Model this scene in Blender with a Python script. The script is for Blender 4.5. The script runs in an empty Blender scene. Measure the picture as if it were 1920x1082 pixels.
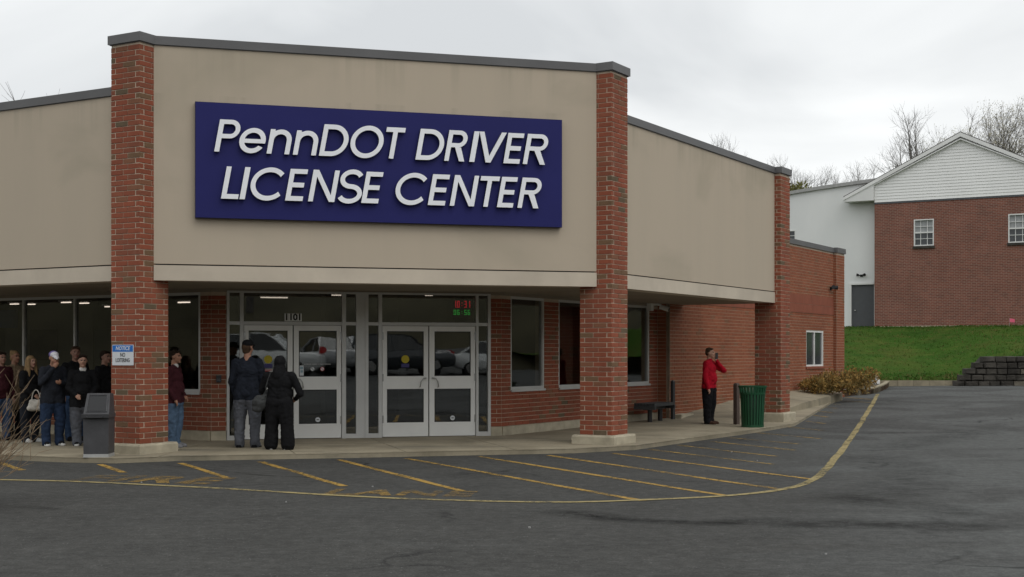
import bpy, bmesh, math, random
import numpy as np
from mathutils import Vector, Matrix, noise
random.seed(7)
sc = bpy.context.scene
col = sc.collection
R = math.radians

# ---------------------------------------------------------------- camera
FPX, HZ, EYE = 2450.0, 663.0, 1.65          # focal length in pixels of a 1920 wide picture, horizon row, eye height
cd = bpy.data.cameras.new('camera')
cam = bpy.data.objects.new('camera', cd); col.objects.link(cam)
cam.location = (0, 0, EYE); cam.rotation_euler = (R(90), 0, 0)
cd.sensor_width = 36; cd.lens = FPX / 1920 * 36; cd.shift_y = (HZ - 541) / 1920; cd.clip_end = 3000
sc.camera = cam

# ---------------------------------------------------------------- overcast sky and veiled sun
wd = bpy.data.worlds.new('World'); sc.world = wd; wd.use_nodes = True
nt = wd.node_tree; nt.nodes.clear()
def wn(t): return nt.nodes.new(t)
sky = wn('ShaderNodeTexSky'); sky.sky_type = 'NISHITA'; sky.sun_disc = False
SUN_EL, SUN_AZ = R(52), R(140)               # veiled sun behind the photographer, to the right
sky.sun_elevation = SUN_EL; sky.sun_rotation = SUN_AZ
tc = wn('ShaderNodeTexCoord'); sp = wn('ShaderNodeSeparateXYZ'); nt.links.new(tc.outputs['Generated'], sp.inputs[0])
az = wn('ShaderNodeMath'); az.operation = 'MAXIMUM'; az.inputs[1].default_value = 0.0; nt.links.new(sp.outputs[2], az.inputs[0])
ad = wn('ShaderNodeMath'); ad.operation = 'ADD'; ad.inputs[1].default_value = 0.22; nt.links.new(az.outputs[0], ad.inputs[0])
dv = []
for k in (0, 1):
    d_ = wn('ShaderNodeMath'); d_.operation = 'DIVIDE'; nt.links.new(sp.outputs[k], d_.inputs[0]); nt.links.new(ad.outputs[0], d_.inputs[1]); dv.append(d_)
cb = wn('ShaderNodeCombineXYZ'); nt.links.new(dv[0].outputs[0], cb.inputs[0]); nt.links.new(dv[1].outputs[0], cb.inputs[1])
cb.inputs[2].default_value = 3.7
nz = wn('ShaderNodeTexNoise'); nz.inputs['Scale'].default_value = 1.15; nz.inputs['Detail'].default_value = 5; nz.inputs['Roughness'].default_value = 0.48
nz.inputs['Distortion'].default_value = 0.5
nt.links.new(cb.outputs[0], nz.inputs['Vector'])
rp = wn('ShaderNodeValToRGB'); nt.links.new(nz.outputs[0], rp.inputs[0])
rp.color_ramp.elements[0].position = 0.32; rp.color_ramp.elements[0].color = (0.515, 0.53, 0.54, 1)
rp.color_ramp.elements[1].position = 0.66; rp.color_ramp.elements[1].color = (0.80, 0.81, 0.805, 1)
el = wn('ShaderNodeMath'); el.operation = 'MULTIPLY_ADD'; el.inputs[1].default_value = 0.42; el.inputs[2].default_value = 0.95
nt.links.new(az.outputs[0], el.inputs[0])
b1 = wn('ShaderNodeBackground'); nt.links.new(rp.outputs[0], b1.inputs[0]); nt.links.new(el.outputs[0], b1.inputs[1])
b2 = wn('ShaderNodeBackground'); nt.links.new(sky.outputs[0], b2.inputs[0]); b2.inputs[1].default_value = 0.08
mx = wn('ShaderNodeMixShader'); mx.inputs[0].default_value = 0.94
nt.links.new(b2.outputs[0], mx.inputs[1]); nt.links.new(b1.outputs[0], mx.inputs[2])
wo = wn('ShaderNodeOutputWorld'); nt.links.new(mx.outputs[0], wo.inputs[0])

sl = bpy.data.lights.new('sun', 'SUN'); sl.energy = 0.5; sl.angle = R(35); sl.color = (1, 0.965, 0.91)
so = bpy.data.objects.new('sun', sl); col.objects.link(so)
sdir = Vector((math.sin(SUN_AZ) * math.cos(SUN_EL), math.cos(SUN_AZ) * math.cos(SUN_EL), math.sin(SUN_EL)))
so.rotation_euler = (-sdir).to_track_quat('-Z', 'Y').to_euler(); so.location = sdir * 60

sc.view_settings.view_transform = 'Standard'; sc.view_settings.look = 'None'
sc.view_settings.gamma = 1; sc.view_settings.exposure = 0.42; sc.view_settings.use_curve_mapping = False
sc.cycles.max_bounces = 8; sc.cycles.transparent_max_bounces = 12

# ---------------------------------------------------------------- materials
MAT = {}
class N:
    """small node-tree helper"""
    def __init__(s, name):
        s.m = bpy.data.materials.new(name); s.m.use_nodes = True; s.t = s.m.node_tree; s.t.nodes.clear()
        s.out = s.t.nodes.new('ShaderNodeOutputMaterial'); MAT[name] = s.m
    def n(s, t, **kw):
        x = s.t.nodes.new(t)
        for k, v in kw.items(): setattr(x, k, v)
        return x
    def l(s, a, b): s.t.links.new(a, b)
    def co(s, kind='Object'): return s.n('ShaderNodeTexCoord').outputs[kind]
    def pos(s): return s.n('ShaderNodeNewGeometry').outputs['Position']
    def noise(s, vec, scale, detail=4, rough=0.55, dist=0):
        x = s.n('ShaderNodeTexNoise'); x.inputs['Scale'].default_value = scale; x.inputs['Detail'].default_value = detail
        x.inputs['Roughness'].default_value = rough; x.inputs['Distortion'].default_value = dist
        if vec is not None: s.l(vec, x.inputs['Vector'])
        return x.outputs[0]
    def map(s, vec, scale=(1, 1, 1), loc=(0, 0, 0), rot=(0, 0, 0)):
        x = s.n('ShaderNodeMapping'); x.inputs['Scale'].default_value = scale; x.inputs['Location'].default_value = loc; x.inputs['Rotation'].default_value = rot
        s.l(vec, x.inputs[0]); return x.outputs[0]
    def ramp(s, fac, stops, interp='LINEAR'):
        x = s.n('ShaderNodeValToRGB'); r = x.color_ramp; r.interpolation = interp
        while len(r.elements) < len(stops): r.elements.new(0.5)
        for e, (p, c) in zip(r.elements, stops):
            e.position = p; e.color = (c, c, c, 1) if not hasattr(c, '__len__') else (*c, 1)
        s.l(fac, x.inputs[0]); return x.outputs[0]
    def mix(s, fac, a, b, mode='MIX'):
        x = s.n('ShaderNodeMix', data_type='RGBA', blend_type=mode)
        for sock, v in ((x.inputs[0], fac), (x.inputs[6], a), (x.inputs[7], b)):
            if hasattr(v, 'is_linked') or hasattr(v, 'links'): s.l(v, sock)
            elif hasattr(v, '__len__'): sock.default_value = (*v, 1)
            else: sock.default_value = v
        return x.outputs[2]
    def math(s, op, a, b=0.0):
        x = s.n('ShaderNodeMath', operation=op)
        for sock, v in ((x.inputs[0], a), (x.inputs[1], b)):
            if hasattr(v, 'links'): s.l(v, sock)
            else: sock.default_value = v
        return x.outputs[0]
    def bsdf(s, colr, rough=0.8, metal=0.0, spec=0.3, bump=None, bstr=0.3, bdist=0.02, emis=None, estr=0, coat=0, alpha=None):
        p = s.n('ShaderNodeBsdfPrincipled')
        if hasattr(colr, 'links'): s.l(colr, p.inputs['Base Color'])
        else: p.inputs['Base Color'].default_value = (*colr, 1)
        if hasattr(rough, 'links'): s.l(rough, p.inputs['Roughness'])
        else: p.inputs['Roughness'].default_value = rough
        p.inputs['Metallic'].default_value = metal; p.inputs['Specular IOR Level'].default_value = spec
        p.inputs['Coat Weight'].default_value = coat
        if bump is not None:
            b = s.n('ShaderNodeBump'); b.inputs['Strength'].default_value = bstr; b.inputs['Distance'].default_value = bdist
            s.l(bump, b.inputs['Height']); s.l(b.outputs[0], p.inputs['Normal'])
        if emis: p.inputs['Emission Color'].default_value = (*emis, 1); p.inputs['Emission Strength'].default_value = estr
        if alpha is not None: s.l(alpha, p.inputs['Alpha'])
        s.l(p.outputs[0], s.out.inputs[0]); return p

def plain(name, c, rough=0.7, metal=0.0, spec=0.3, var=0.12, scale=6.0, bstr=0.1, coat=0.0, bdist=0.004):
    k = N(name); v = k.pos(); f = k.noise(v, scale, 5)
    lo = tuple(x * (1 - var) for x in c); hi = tuple(min(1, x * (1 + var)) for x in c)
    k.bsdf(k.ramp(f, [(0.3, lo), (0.7, hi)]), rough, metal, spec, bump=k.noise(v, scale * 9, 3), bstr=bstr, bdist=bdist, coat=coat)
    return k.m
def emit(name, c, s):
    k = N(name); e = k.n('ShaderNodeEmission'); e.inputs[0].default_value = (*c, 1); e.inputs[1].default_value = s; k.l(e.outputs[0], k.out.inputs[0])

# brick: colour picked per brick (object random for single bricks, island random for joined ones)
def brick_mat(name, stops):
    k = N(name)
    oi = k.n('ShaderNodeObjectInfo').outputs['Random']; isl = k.n('ShaderNodeNewGeometry').outputs['Random Per Island']
    rnd = k.math('FRACT', k.math('ADD', oi, isl))
    c = k.ramp(rnd, stops, 'CONSTANT')
    v = k.pos(); f = k.noise(v, 30, 5, 0.6)
    c = k.mix(0.5, c, k.ramp(f, [(0.25, 0.68), (0.75, 1.05)]), 'MULTIPLY')
    big = k.noise(k.map(v, (1, 1, 0.5)), 0.9, 4)
    c = k.mix(1.0, c, k.ramp(big, [(0.3, 0.84), (0.7, 1.12)]), 'MULTIPLY')
    c = k.mix(k.ramp(k.noise(k.map(v, (1, 1, .6), (4, 2, 9)), 1.7, 6, .7), [(.60, 0.0), (.78, .30)]), c, (.36, .27, .20))   # salt bloom and mortar smears
    k.bsdf(c, 0.88, spec=0.2, bump=k.noise(v, 160, 3), bstr=0.35, bdist=0.004)
brick_mat('brick_red', [(0, (0.285, 0.086, 0.049)), (0.2, (0.305, 0.092, 0.052)), (0.4, (0.265, 0.083, 0.048)), (0.56, (0.285, 0.096, 0.056)), (0.72, (0.250, 0.087, 0.052)), (0.84, (0.245, 0.110, 0.064)), (0.915, (0.195, 0.116, 0.067)), (0.97, (0.145, 0.106, 0.066))])
brick_mat('brick_plain', [(0, (0.29, 0.100, 0.050)), (0.25, (0.315, 0.110, 0.056)), (0.5, (0.27, 0.092, 0.047)), (0.75, (0.295, 0.106, 0.056)), (0.94, (0.235, 0.108, 0.058))])
plain('mortar', (0.50, 0.41, 0.315), 0.95, var=0.15, scale=5, bstr=0.4)
plain('band_red', (0.25, 0.078, 0.044), 0.85, var=0.12, scale=3)

k = N('stucco'); v = k.pos()
streak = k.noise(k.map(v, (1.6, 1.6, 0.16)), 1.0, 5, 0.6)
blot = k.noise(k.map(v, (0.35, 0.35, 0.5)), 1.0, 4, 0.55, 0.6)
c = k.mix(k.ramp(streak, [(0.42, 0.0), (0.72, 0.5)]), (0.505, 0.430, 0.335), (0.460, 0.397, 0.312))
c = k.mix(k.ramp(blot, [(0.56, 0.0), (0.76, 0.45)]), c, (0.335, 0.298, 0.225))
# run-off grime hanging from the copings
zz = k.n('ShaderNodeSeparateXYZ'); k.l(v, zz.inputs[0])
drip = k.noise(k.map(v, (2.4, 2.4, 0.09)), 1.0, 4, 0.6)
top = k.math('MAXIMUM', k.ramp(k.math('SUBTRACT', 6.55, zz.outputs[2]), [(0.0, 0.9), (0.75, 0.0)]), k.math('MULTIPLY', k.math('LESS_THAN', zz.outputs[2], 5.78), k.ramp(k.math('SUBTRACT', 5.78, zz.outputs[2]), [(0.0, 0.9), (0.6, 0.0)])))
c = k.mix(k.math('MULTIPLY', k.ramp(drip, [(0.48, 0.0), (0.72, 0.55)]), top), c, (0.26, 0.24, 0.18))
k.bsdf(c, 0.93, spec=0.15, bump=k.noise(v, 55, 4, 0.7), bstr=0.25, bdist=0.006)
plain('stucco_light', (0.56, 0.49, 0.395), 0.93, var=0.1, scale=1.2, bstr=0.25)
plain('coping', (0.120, 0.119, 0.120), 0.5, spec=0.4, var=0.1, scale=1.1, bstr=0.03)
plain('soffit', (0.28, 0.24, 0.19), 0.9, var=0.1, scale=0.8)
k = N('concrete'); v = k.pos()
f1 = k.noise(v, 0.75, 6, 0.62, 0.4); f2 = k.noise(v, 14, 4); f3 = k.noise(k.map(v, (0.4, 1.3, 1)), 1.1, 5, 0.65)
c = k.ramp(f1, [(0.28, (0.210, 0.182, 0.128)), (0.72, (0.375, 0.328, 0.238))])
c = k.mix(k.ramp(f3, [(0.52, 0.0), (0.70, 0.75)]), c, (0.150, 0.138, 0.105))
c = k.mix(0.4, c, k.ramp(f2, [(0.3, 0.7), (0.7, 1.0)]), 'MULTIPLY')
k.bsdf(c, 0.9, spec=0.2, bump=f2, bstr=0.25, bdist=0.006)
plain('concrete_base', (0.42, 0.375, 0.28), 0.9, var=0.22, scale=4, bstr=0.5)
plain('curb_concrete', (0.27, 0.235, 0.165), 0.92, var=0.22, scale=3, bstr=0.5)

k = N('asphalt'); v = k.pos()
grain = k.noise(v, 48, 5, 0.82); mid = k.noise(v, 1.1, 6, 0.62); wide = k.noise(k.map(v, (0.12, 0.22, 1)), 1.0, 5, 0.58, 1.2)
c = k.ramp(mid, [(0.3, (0.049, 0.0488, 0.046)), (0.7, (0.066, 0.0655, 0.0615))])
sx = k.n('ShaderNodeSeparateXYZ'); k.l(v, sx.inputs[0])
# the older, paler strip of lot along the right, with dark repair patches
edge = k.math('ADD', k.math('SUBTRACT', sx.outputs[0], k.math('MULTIPLY', sx.outputs[1], 0.16)), k.math('MULTIPLY', k.math('SUBTRACT', wide, 0.5), 7.0))
old = k.ramp(k.math('MULTIPLY_ADD' if False else 'ADD', k.math('MULTIPLY', edge, 0.25), 0.15), [(0.25, 0.0), (0.75, 1.0)])
c = k.mix(old, c, (0.092, 0.095, 0.092))
patch = k.noise(k.map(v, (0.22, 0.30, 1), (3.1, 1.7, 0)), 1.0, 4, 0.5, 1.6)
c = k.mix(k.math('MULTIPLY', old, k.ramp(patch, [(0.46, 0.0), (0.60, 0.75)])), c, (0.055, 0.055, 0.053))
pale = k.noise(k.map(v, (0.35, 1.3, 1), (9, 4, 0)), 1.0, 5, 0.6, 0.8)
c = k.mix(k.ramp(pale, [(0.60, 0.0), (0.74, 0.55)]), c, (0.088, 0.090, 0.087))
vo = k.n('ShaderNodeTexVoronoi', feature='DISTANCE_TO_EDGE'); vo.inputs['Scale'].default_value = 0.16
wv = k.n('ShaderNodeVectorMath', operation='ADD'); k.l(v, wv.inputs[0])
nn = k.n('ShaderNodeTexNoise'); nn.inputs['Scale'].default_value = 0.9; nn.inputs['Detail'].default_value = 5; k.l(v, nn.inputs['Vector'])
sv = k.n('ShaderNodeVectorMath', operation='SCALE'); sv.inputs['Scale'].default_value = 1.8; k.l(nn.outputs[1], sv.inputs[0]); k.l(sv.outputs[0], wv.inputs[1])
k.l(wv.outputs[0], vo.inputs['Vector'])
crack = k.math('MULTIPLY', k.ramp(vo.outputs[0], [(0.0, 1.0), (0.010, 0.0)]), k.ramp(k.noise(v, 0.35, 3), [(0.48, 0.0), (0.6, 0.85)]))
c = k.mix(crack, c, (0.018, 0.018, 0.018))
mot = k.noise(v, 7.5, 6, 0.85); c = k.mix(0.75, c, k.ramp(mot, [(0.28, 0.42), (0.5, 1.0), (0.72, 1.75)]), 'MULTIPLY')
c = k.mix(0.8, c, k.ramp(grain, [(0.22, 0.30), (0.55, 1.0), (0.80, 2.0)]), 'MULTIPLY')
spk = k.n('ShaderNodeTexVoronoi'); spk.inputs['Scale'].default_value = 26; k.l(v, spk.inputs['Vector'])
c = k.mix(k.math('MULTIPLY', k.math('LESS_THAN', spk.outputs['Distance'], 0.16), k.ramp(k.noise(v, 7, 2), [(0.52, 0.0), (0.62, 0.6)])), c, (0.24, 0.24, 0.23))
k.bsdf(c, 0.93, spec=0.15, bump=grain, bstr=0.6, bdist=0.008)

def paint(name, colr, lo, hi):
    k = N(name); v = k.pos()
    w = k.noise(v, 9, 6, 0.75); w2 = k.noise(v, 0.8, 3)
    a = k.ramp(k.math('ADD', k.math('MULTIPLY', w, 0.62), k.math('MULTIPLY', w2, 0.38)), [(lo, 0.0), (hi, 1.0)])
    k.bsdf(k.mix(k.noise(v, 22, 4), colr, tuple(x * 0.62 for x in colr)), 0.8, spec=0.25, alpha=a)
paint('paint_yellow', (0.42, 0.262, 0.062), 0.40, 0.54)
paint('paint_worn', (0.36, 0.235, 0.065), 0.42, 0.58)
paint('paint_faint', (0.31, 0.195, 0.052), 0.45, 0.64)
paint('paint_pale', (0.36, 0.29, 0.13), 0.36, 0.52)

k = N('lawn'); v = k.pos()
f1 = k.noise(v, 0.32, 5, 0.6); f2 = k.noise(v, 3.0, 5, 0.7)
c = k.ramp(f1, [(0.3, (0.034, 0.090, 0.012)), (0.52, (0.055, 0.125, 0.016)), (0.72, (0.105, 0.130, 0.026))])
c = k.mix(0.6, c, k.ramp(f2, [(0.3, 0.55), (0.7, 1.25)]), 'MULTIPLY')
sx = k.n('ShaderNodeSeparateXYZ'); k.l(v, sx.inputs[0])
c = k.mix(k.math('MULTIPLY', k.ramp(k.noise(v, 0.7, 4, 0.7), [(0.52, 0.0), (0.68, 0.8)]), k.ramp(sx.outputs[2], [(0.0, 1.0), (1.0, 0.25)])), c, (0.115, 0.078, 0.030))
c = k.mix(k.ramp(k.noise(k.map(v, (.5, .9, 1)), 1.5, 6, .75), [(.50, 0.0), (.72, .65)]), c, (0.120, 0.125, 0.030))
k.bsdf(c, 0.95, spec=0.1, bump=k.noise(v, 11, 5, 0.8), bstr=1.0, bdist=0.12)
plain('earth', (0.07, 0.062, 0.035), 0.95, var=0.35, scale=0.25, bstr=0.6)
plain('mulch', (0.06, 0.035, 0.018), 0.95, var=0.4, scale=9, bstr=0.8, bdist=0.02)

plain('sign_blue', (0.0155, 0.0168, 0.118), 0.55, spec=0.22, var=0.05, scale=1.2, bstr=0.02)
plain('sign_edge', (0.025, 0.022, 0.05), 0.6, var=0.05)
plain('letter_face', (0.90, 0.91, 0.94), 0.45, var=0.03, scale=2, bstr=0.02)
plain('letter_return', (0.022, 0.020, 0.022), 0.5, var=0.1)
plain('aluminium', (0.56, 0.56, 0.545), 0.45, metal=0.15, spec=0.5, var=0.06, scale=2, bstr=0.03)
plain('door_white', (0.76, 0.76, 0.735), 0.45, spec=0.4, var=0.05, scale=2, bstr=0.03)
plain('gasket', (0.02, 0.02, 0.02), 0.6)
plain('steel', (0.42, 0.42, 0.41), 0.3, metal=0.9, var=0.06)
plain('white_paint', (0.72, 0.72, 0.70), 0.6, var=0.04, scale=1.0, bstr=0.04)
plain('white_trim', (0.76, 0.76, 0.74), 0.6, var=0.05, scale=2)
k = N('white_stucco'); v = k.pos(); c = k.ramp(k.noise(k.map(v, (0.5, 0.5, 0.25)), 1.0, 5), [(0.3, (0.70, 0.71, 0.70)), (0.7, (0.78, 0.785, 0.77))])
k.bsdf(c, 0.9, spec=0.15, bump=k.noise(v, 30, 4), bstr=0.2, bdist=0.01)
plain('black', (0.012, 0.012, 0.013), 0.55); plain('black_plastic', (0.02, 0.02, 0.022), 0.4, spec=0.5)
plain('kiosk_grey', (0.062, 0.062, 0.066), 0.55, spec=0.4, var=0.2, scale=5)
plain('kiosk_screen', (0.008, 0.008, 0.009), 0.25, spec=0.5)
plain('can_green', (0.009, 0.072, 0.030), 0.4, spec=0.5, var=0.15, scale=4)
plain('can_liner', (0.01, 0.018, 0.013), 0.6); plain('bench_grey', (0.045, 0.05, 0.055), 0.5, spec=0.45)
plain('post_brown', (0.085, 0.062, 0.052), 0.7, var=0.2, scale=8)
plain('door_grey', (0.085, 0.088, 0.094), 0.5, var=0.05)
plain('plate_white', (0.85, 0.85, 0.84), 0.4, var=0.02); plain('notice_blue', (0.02, 0.16, 0.52), 0.45, var=0.03); plain('sign_white', (0.66, 0.68, 0.70), 0.45, var=0.03)
plain('sticker_yellow', (0.45, 0.36, 0.02), 0.5, var=0.05); plain('sticker_purple', (0.05, 0.045, 0.15), 0.5, var=0.05)
plain('sticker_red', (0.42, 0.03, 0.03), 0.5, var=0.05); plain('sticker_teal', (0.28, 0.40, 0.45), 0.5, var=0.05); plain('sticker_grey', (0.35, 0.35, 0.34), 0.5)
plain('roof_shingle', (0.09, 0.085, 0.08), 0.9, var=0.2, scale=6); plain('siding', (0.82, 0.82, 0.80), 0.55, var=0.03, scale=1.0, bstr=0.03)
plain('block_stone', (0.052, 0.047, 0.040), 0.95, var=0.5, scale=2.2, bstr=0.9, bdist=0.03)
plain('block_pale', (0.125, 0.112, 0.088), 0.95, var=0.4, scale=2.5, bstr=0.9, bdist=0.03)
plain('bark', (0.085, 0.076, 0.068), 0.95, var=0.25, scale=3, bstr=0.5); plain('bark_far', (0.22, 0.21, 0.205), 0.95, var=0.2, scale=1)  # second bark is paled, distance haze painted into its colour
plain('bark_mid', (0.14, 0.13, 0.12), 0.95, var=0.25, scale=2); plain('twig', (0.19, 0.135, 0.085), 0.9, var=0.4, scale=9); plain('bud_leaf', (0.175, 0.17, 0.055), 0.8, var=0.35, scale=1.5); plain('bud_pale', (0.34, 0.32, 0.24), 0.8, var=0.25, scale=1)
plain('shrub_gold', (0.33, 0.205, 0.062), 0.85, var=0.5, scale=3.5); plain('shrub_olive', (0.20, 0.155, 0.055), 0.85, var=0.4, scale=3)
plain('interior_wall', (0.20, 0.185, 0.16), 0.9, var=0.06, scale=0.5); plain('interior_floor', (0.12, 0.11, 0.10), 0.6, var=0.1)
plain('interior_dark', (0.045, 0.04, 0.036), 0.7); plain('screen_blue', (0.05, 0.07, 0.17), 0.4)
emit('lamp_tube', (1.0, 0.82, 0.70), 1.5); emit('led_red', (0.75, 0.008, 0.03), 0.8); emit('led_green', (0.02, 0.42, 0.05), 0.7)
plain('rubber', (0.018, 0.018, 0.018), 0.85); plain('pink', (0.75, 0.13, 0.22), 0.6)
def car_paint(name, c): plain(name, c, 0.3, spec=0.5, var=0.03, scale=1, bstr=0.0, coat=0.6)
car_paint('car_white', (0.72, 0.73, 0.72)); car_paint('car_dark', (0.03, 0.035, 0.04)); car_paint('car_silver', (0.40, 0.41, 0.42)); plain('tail_red', (0.35, 0.01, 0.012), 0.25)

def glass(name, tint, boost):
    k = N(name); fr = k.n('ShaderNodeFresnel'); k.l(k.math('SUBTRACT', 1.5, k.math('MULTIPLY', k.n('ShaderNodeNewGeometry').outputs['Backfacing'], 1.5 - 1 / 1.5)), fr.inputs['IOR'])   # same reflectance from both sides of a pane
    tr = k.n('ShaderNodeBsdfTransparent'); tr.inputs[0].default_value = (*tint, 1)
    gl = k.n('ShaderNodeBsdfGlossy'); gl.inputs['Roughness'].default_value = 0.012; gl.inputs[0].default_value = (0.95, 0.97, 0.97, 1)
    # panes are never quite flat
    b = k.n('ShaderNodeBump'); b.inputs['Strength'].default_value = 0.03; b.inputs['Distance'].default_value = 0.02
    k.l(k.noise(k.map(k.pos(), (1, 1, 1.6)), 1.7, 2), b.inputs['Height']); k.l(b.outputs[0], gl.inputs['Normal'])
    f = k.math('MULTIPLY', fr.outputs[0], boost); ms = k.n('ShaderNodeMixShader'); k.l(f, ms.inputs[0]); k.l(tr.outputs[0], ms.inputs[1]); k.l(gl.outputs[0], ms.inputs[2])
    k.l(ms.outputs[0], k.out.inputs[0])
glass('glass', (0.55, 0.56, 0.55), 3.3); glass('glass_window', (0.74, 0.75, 0.74), 1.2); glass('car_glass', (0.05, 0.055, 0.06), 1.6)
plain('far_glass', (0.05, 0.055, 0.06), 0.12, spec=0.6, var=0.2, scale=2); plain('blind', (0.33, 0.34, 0.34), 0.6)

# ---------------------------------------------------------------- mesh helpers
WLOC = {}
def props(o, label=None, cat=None, group=None, kind=None):
    if label: o['label'] = label
    if cat: o['category'] = cat
    if group: o['group'] = group
    if kind: o['kind'] = kind
    return o
def thing(name, loc, label, cat, group=None):
    o = bpy.data.objects.new(name, None); col.objects.link(o); o.location = loc; o.empty_display_size = 0.2
    WLOC[o.name] = Vector(loc); return props(o, label, cat, group)
def put(name, me, loc, parent=None, rotz=0.0):
    o = bpy.data.objects.new(name, me); col.objects.link(o); w = Vector(loc); WLOC[o.name] = w
    if parent is not None: o.parent = parent; o.location = w - WLOC[parent.name]
    else: o.location = w
    if rotz: o.rotation_euler = (0, 0, rotz)
    return o
class MB:
    def __init__(s): s.v = []; s.f = []; s.m = []
    def face(s, pts, m=0):
        i = len(s.v); s.v += [tuple(p) for p in pts]; s.f.append(tuple(range(i, i + len(pts)))); s.m.append(m)
    def hexa(s, p, m=0):                        # 8 corners: bottom loop, top loop
        i = len(s.v); s.v += [tuple(q) for q in p]
        for f in ((3, 2, 1, 0), (4, 5, 6, 7), (0, 1, 5, 4), (1, 2, 6, 5), (2, 3, 7, 6), (3, 0, 4, 7)): s.f.append(tuple(i + j for j in f)); s.m.append(m)
    def box(s, fr, t0, t1, d0, d1, z0, z1, m=0):  # in a wall frame: t along, d outward, z up
        P = fr.pt
        s.hexa([P(t0, d1, z0), P(t1, d1, z0), P(t1, d0, z0), P(t0, d0, z0), P(t0, d1, z1), P(t1, d1, z1), P(t1, d0, z1), P(t0, d0, z1)], m)
    def bar(s, a, b, w, h, m=0):                # square bar from a to b
        a = Vector(a); b = Vector(b); d = (b - a).normalized(); up = Vector((0, 0, 1)) if abs(d.z) < 0.95 else Vector((1, 0, 0))
        x = d.cross(up).normalized() * w / 2; y = x.normalized().cross(d).normalized() * h / 2
        s.hexa([a - x - y, a + x - y, a + x + y, a - x + y, b - x - y, b + x - y, b + x + y, b - x + y], m)
    def prism(s, poly, z0, z1, m=0, mt=None):
        n = len(poly); i = len(s.v)
        zz0 = z0 if callable(z0) else (lambda p: z0); zz1 = z1 if callable(z1) else (lambda p: z1)
        s.v += [(p[0], p[1], zz0(p)) for p in poly] + [(p[0], p[1], zz1(p)) for p in poly]
        a = sum(poly[j][0] * poly[(j + 1) % n][1] - poly[(j + 1) % n][0] * poly[j][1] for j in range(n))
        r = list(range(n)) if a > 0 else list(range(n))[::-1]
        s.f.append(tuple(i + n + j for j in r)); s.m.append(m if mt is None else mt)
        s.f.append(tuple(i + j for j in r[::-1])); s.m.append(m)
        for q in range(n):
            j, k2 = r[q], r[(q + 1) % n]
            s.f.append((i + j, i + k2, i + n + k2, i + n + j)); s.m.append(m)
    def tube(s, path, rad, sides=6, m=0, caps=True):
        path = [Vector(p) for p in path]; i0 = len(s.v); prev = None
        for q, p in enumerate(path):
            d = (path[min(q + 1, len(path) - 1)] - path[max(q - 1, 0)])
            d = d.normalized() if d.length > 1e-9 else Vector((0, 0, 1))
            if prev is None: x = d.orthogonal().normalized()
            else: x = (prev - d * prev.dot(d)); x = x.normalized() if x.length > 1e-6 else d.orthogonal().normalized()
            prev = x; y = d.cross(x); r = rad[q] if hasattr(rad, '__len__') else rad
            s.v += [tuple(p + (x * math.cos(a) + y * math.sin(a)) * r) for a in (2 * math.pi * k3 / sides for k3 in range(sides))]
        for q in range(len(path) - 1):
            for k3 in range(sides):
                a, b = i0 + q * sides + k3, i0 + q * sides + (k3 + 1) % sides
                s.f.append((a, b, b + sides, a + sides)); s.m.append(m)
        if caps:
            s.f.append(tuple(i0 + k3 for k3 in range(sides))[::-1]); s.m.append(m)
            e = i0 + (len(path) - 1) * sides; s.f.append(tuple(e + k3 for k3 in range(sides))); s.m.append(m)
    def lathe(s, c, prof, sides=24, m=0, caps=True):
        i0 = len(s.v)
        for r, z in prof: s.v += [(c[0] + r * math.cos(2 * math.pi * k3 / sides), c[1] + r * math.sin(2 * math.pi * k3 / sides), c[2] + z) for k3 in range(sides)]
        for q in range(len(prof) - 1):
            for k3 in range(sides):
                a, b = i0 + q * sides + k3, i0 + q * sides + (k3 + 1) % sides
                s.f.append((a, b, b + sides, a + sides)); s.m.append(m)
        if caps:
            s.f.append(tuple(i0 + k3 for k3 in range(sides))[::-1]); s.m.append(m)
            e = i0 + (len(prof) - 1) * sides; s.f.append(tuple(e + k3 for k3 in range(sides))); s.m.append(m)
    def disc(s, fr, t, d, z, r, m=0, th=0.003, sides=20):
        i = len(s.v)
        for dd in (d - th, d): s.v += [tuple(fr.pt(t + r * math.cos(2 * math.pi * q / sides), dd, z + r * math.sin(2 * math.pi * q / sides))) for q in range(sides)]
        s.f.append(tuple(i + sides + q for q in range(sides))); s.m.append(m)
        for q in range(sides): a, b = i + q, i + (q + 1) % sides; s.f.append((a, b, b + sides, a + sides)); s.m.append(m)
    def build(s, name, mats, parent=None, smooth=False, loc=None):
        V = np.array(s.v, dtype=float).reshape(-1, 3)
        if loc is None: loc = ((V[:, 0].min() + V[:, 0].max()) / 2, (V[:, 1].min() + V[:, 1].max()) / 2, V[:, 2].min())
        me = bpy.data.meshes.new(name); me.from_pydata((V - np.array(loc)).tolist(), [], s.f)
        for q in ([mats] if isinstance(mats, str) else mats): me.materials.append(MAT[q])
        if any(s.m): me.polygons.foreach_set('material_index', s.m)
        if smooth: me.polygons.foreach_set('use_smooth', [True] * len(s.f))
        me.update(); return put(name, me, loc, parent)
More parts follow.
